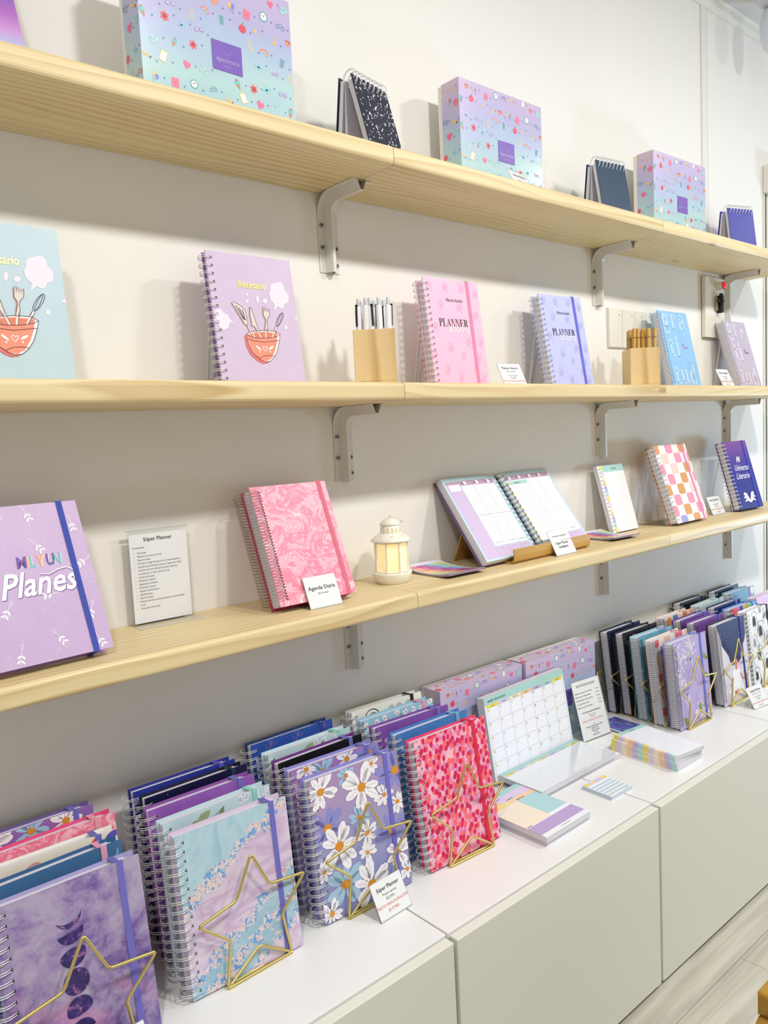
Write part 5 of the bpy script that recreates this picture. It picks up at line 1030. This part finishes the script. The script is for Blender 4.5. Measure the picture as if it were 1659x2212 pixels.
b = MB(); b.box((-.0008, -.0008, .0116), (.2748, .1188, .0122), ACR); b.build('clear_wrap', tp)
TB = ('EBDA78', 'DCD0E6', 'F2E4C8', 'F2C8A4', 'C4BADC', 'B8D8D6')
def d_todo(b, w, l, z):
    z += .0001; b.rect(0, l - .014, w, l, z, MINT); b.text('To do list', w * .5, l - .0095, .005, z + .0002, INK, 'C', 0, .02)
    for i in range(12): c = M(TB[i % 6], .4); y0, y1 = l - (i + 1) * l / 12, l - i * l / 12; b.rect(0, y0, .0085, y1, z + .0002, c); b.add([(-.0002, y0, .0005), (-.0002, y1, .0005), (-.0002, y1, z), (-.0002, y0, z)], [(0, 1, 2, 3)], c)
    for k in range(22): b.rect(.014, .01 + k * .0065, w - .005, .0102 + k * .0065, z, M('D4D6E6', .3))
for i, (dx, dy, yw, lab) in enumerate(((1.211, -.379, -1, 'lowest to-do pad of the stack of four'), (1.210, -.378, -1.2, 'second lowest to-do pad of the stack of four'), (1.2065, -.3765, -4, 'second from top to-do pad, its corner turned'), (1.206, -.376, -7.5, 'top to-do pad of the stack with coloured edge tabs'))):
    pad('checklist_pad', dx, dy, ZC + i * .0089, yw, .106, .172, .0088, lab, d_todo, 'stack of to-do pads on the cabinet')
def d_mini(b, w, l, z):
    z += .0001
    for k in range(5): b.rect(.003, .006 + k * .0105, w - .003, .0115 + k * .0105, z, M('BCD0DA', .3))
    for i in range(6): b.rect(.002 + i * .012, l - .012, .014 + i * .012, l - .001, z + .0001, M(('EBD65A', 'D8C8E4', 'F4C8A0', 'B8C8E8', 'D8C8E4', 'EBD65A')[i], .3))
    b.rect(w - .02, .003, w - .01, .004, z, INK)
pad('mini_notepad', .9955, -.3495, ZC, -1.5, .075, .074, .0085, 'small square striped blue memo pad on the cabinet', d_mini, None, M('C4D0DC', .5))
# ------------------------------------------------------------------ wall plates
OFFW = M('E4E1D6', .45)
pb = thing('blank_wall_plate', 'painted blank wall plate with three covers behind the bamboo pens', 'wall plate', TR(1.552, -.0005, 1.39))
b = MB(); b.box((0, -.004, 0), (.2, 0, .11), OFFW); 
for i in range(3): b.box((.002 + i * .066, -.0062, .002), (.066 + i * .066, -.004, .108), OFFW)
b.build('plate', pb, .0015); 
for x in (.05, .116, .17): b = MB(); b.tube([(x, -.006, .092), (x, -.0072, .092)], .0024, M('B8B4A8', .5), 8); b.build('screw', pb)
sp = thing('switch_panel', 'painted control panel with a red lamp and dark cross fitting', 'switch panel', TR(2.083, -.0005, 1.442))
b = MB(); b.box((0, -.014, 0), (.128, 0, .19), OFFW); b.box((-.001, -.002, -.002), (.129, 0, .192), M('8E8A7C', .6)); b.build('casing', sp, .004)
b = MB(); b.tube([(.078, -.014, .163), (.078, -.036, .163)], .0125, OFFW, 20); b.tube([(.078, -.036, .163), (.078, -.038, .163)], .0122, M('6A1018', .4), 20); bz_ = b.build('lamp_bezel', sp)
g = G('red_lens', .3); g.base('F00818'); g.b.inputs['Emission Color'].default_value = lin('FF0A18'); g.b.inputs['Emission Strength'].default_value = 1.2
b = MB(); b.lathe([(.0105, 0), (.009, .0022), (.004, .0035), (.0005, .0038)], (0, 0, 0), g.m, 20); o = b.build('red_lamp', bz_); o.location = (.078, -.038, .163); o.rotation_euler = (pi / 2, 0, 0)
b = MB(); b.box((.058, -.022, .085), (.068, -.014, .128), M('9A9484', .4)); b.box((.072, -.034, .078), (.084, -.014, .133), INK); b.box((.06, -.03, .112), (.096, -.018, .121), M('2E1810', .4)); b.lathe([(.006, 0), (.006, .008)], (.078, -.027, .131), INK, 12); b.build('dark_lever', sp, .001)
# ceiling spotlight at the upper right
cs = thing('ceiling_spotlight', 'white spotlight bracket at the upper right corner near the ceiling', 'lamp', loc=(2.272, -.125, 2.49))
b = MB(); b.box((-.03, -.03, -.03), (.04, .03, 0), M('D0D2DC', .35)); b.build('mounting_block', cs, .008)
b = MB(); b.tube([(.012, -.0312, -.014), (.012, -.03, -.014)], .003, INK, 10); b.tube([(-.0312, .0, -.014), (-.03, .0, -.014)], .003, INK, 10); b.build('screw', cs)
b = MB(); b.lathe([(.012, -.03), (.024, -.036), (.032, -.055), (.036, -.085), (.034, -.12), (.026, -.15), (.012, -.165), (.002, -.168)], (.04, 0, 0), M('DDE0EA', .3), 24); b.build('lamp_head', cs)
# gilded stepped table at the lower right corner
gt = thing('display_table', 'gold-brown stepped wooden table corner at the lower right edge', 'table', TR(.52, -.8585, 0))
b = MB(); b.prism([(-.0, .5), (.44, .5), (.44, .47), (.0, .47)], -.4, 0, GOLDW, 'y'); b.build('table_top', gt, .004)
b = MB(); b.add([(0, 0, .47), (.44, 0, .47), (.44, -.4, .47), (0, -.4, .47), (-.036, .0, .448), (.44, .0, .448), (.44, -.4, .448), (-.036, -.4, .448)], [(0, 3, 2, 1), (0, 4, 7, 3), (4, 5, 6, 7), (1, 2, 6, 5), (0, 1, 5, 4), (3, 7, 6, 2)], GOLDW); b.box((-.036, -.4, .42), (.44, .0, .448), GOLDW); b.build('moulding', gt, .003)
b = MB(); b.box((0, -.38, 0), (.42, -.02, .42), GOLDW); b.build('body', gt)
bpy.context.view_layer.update()
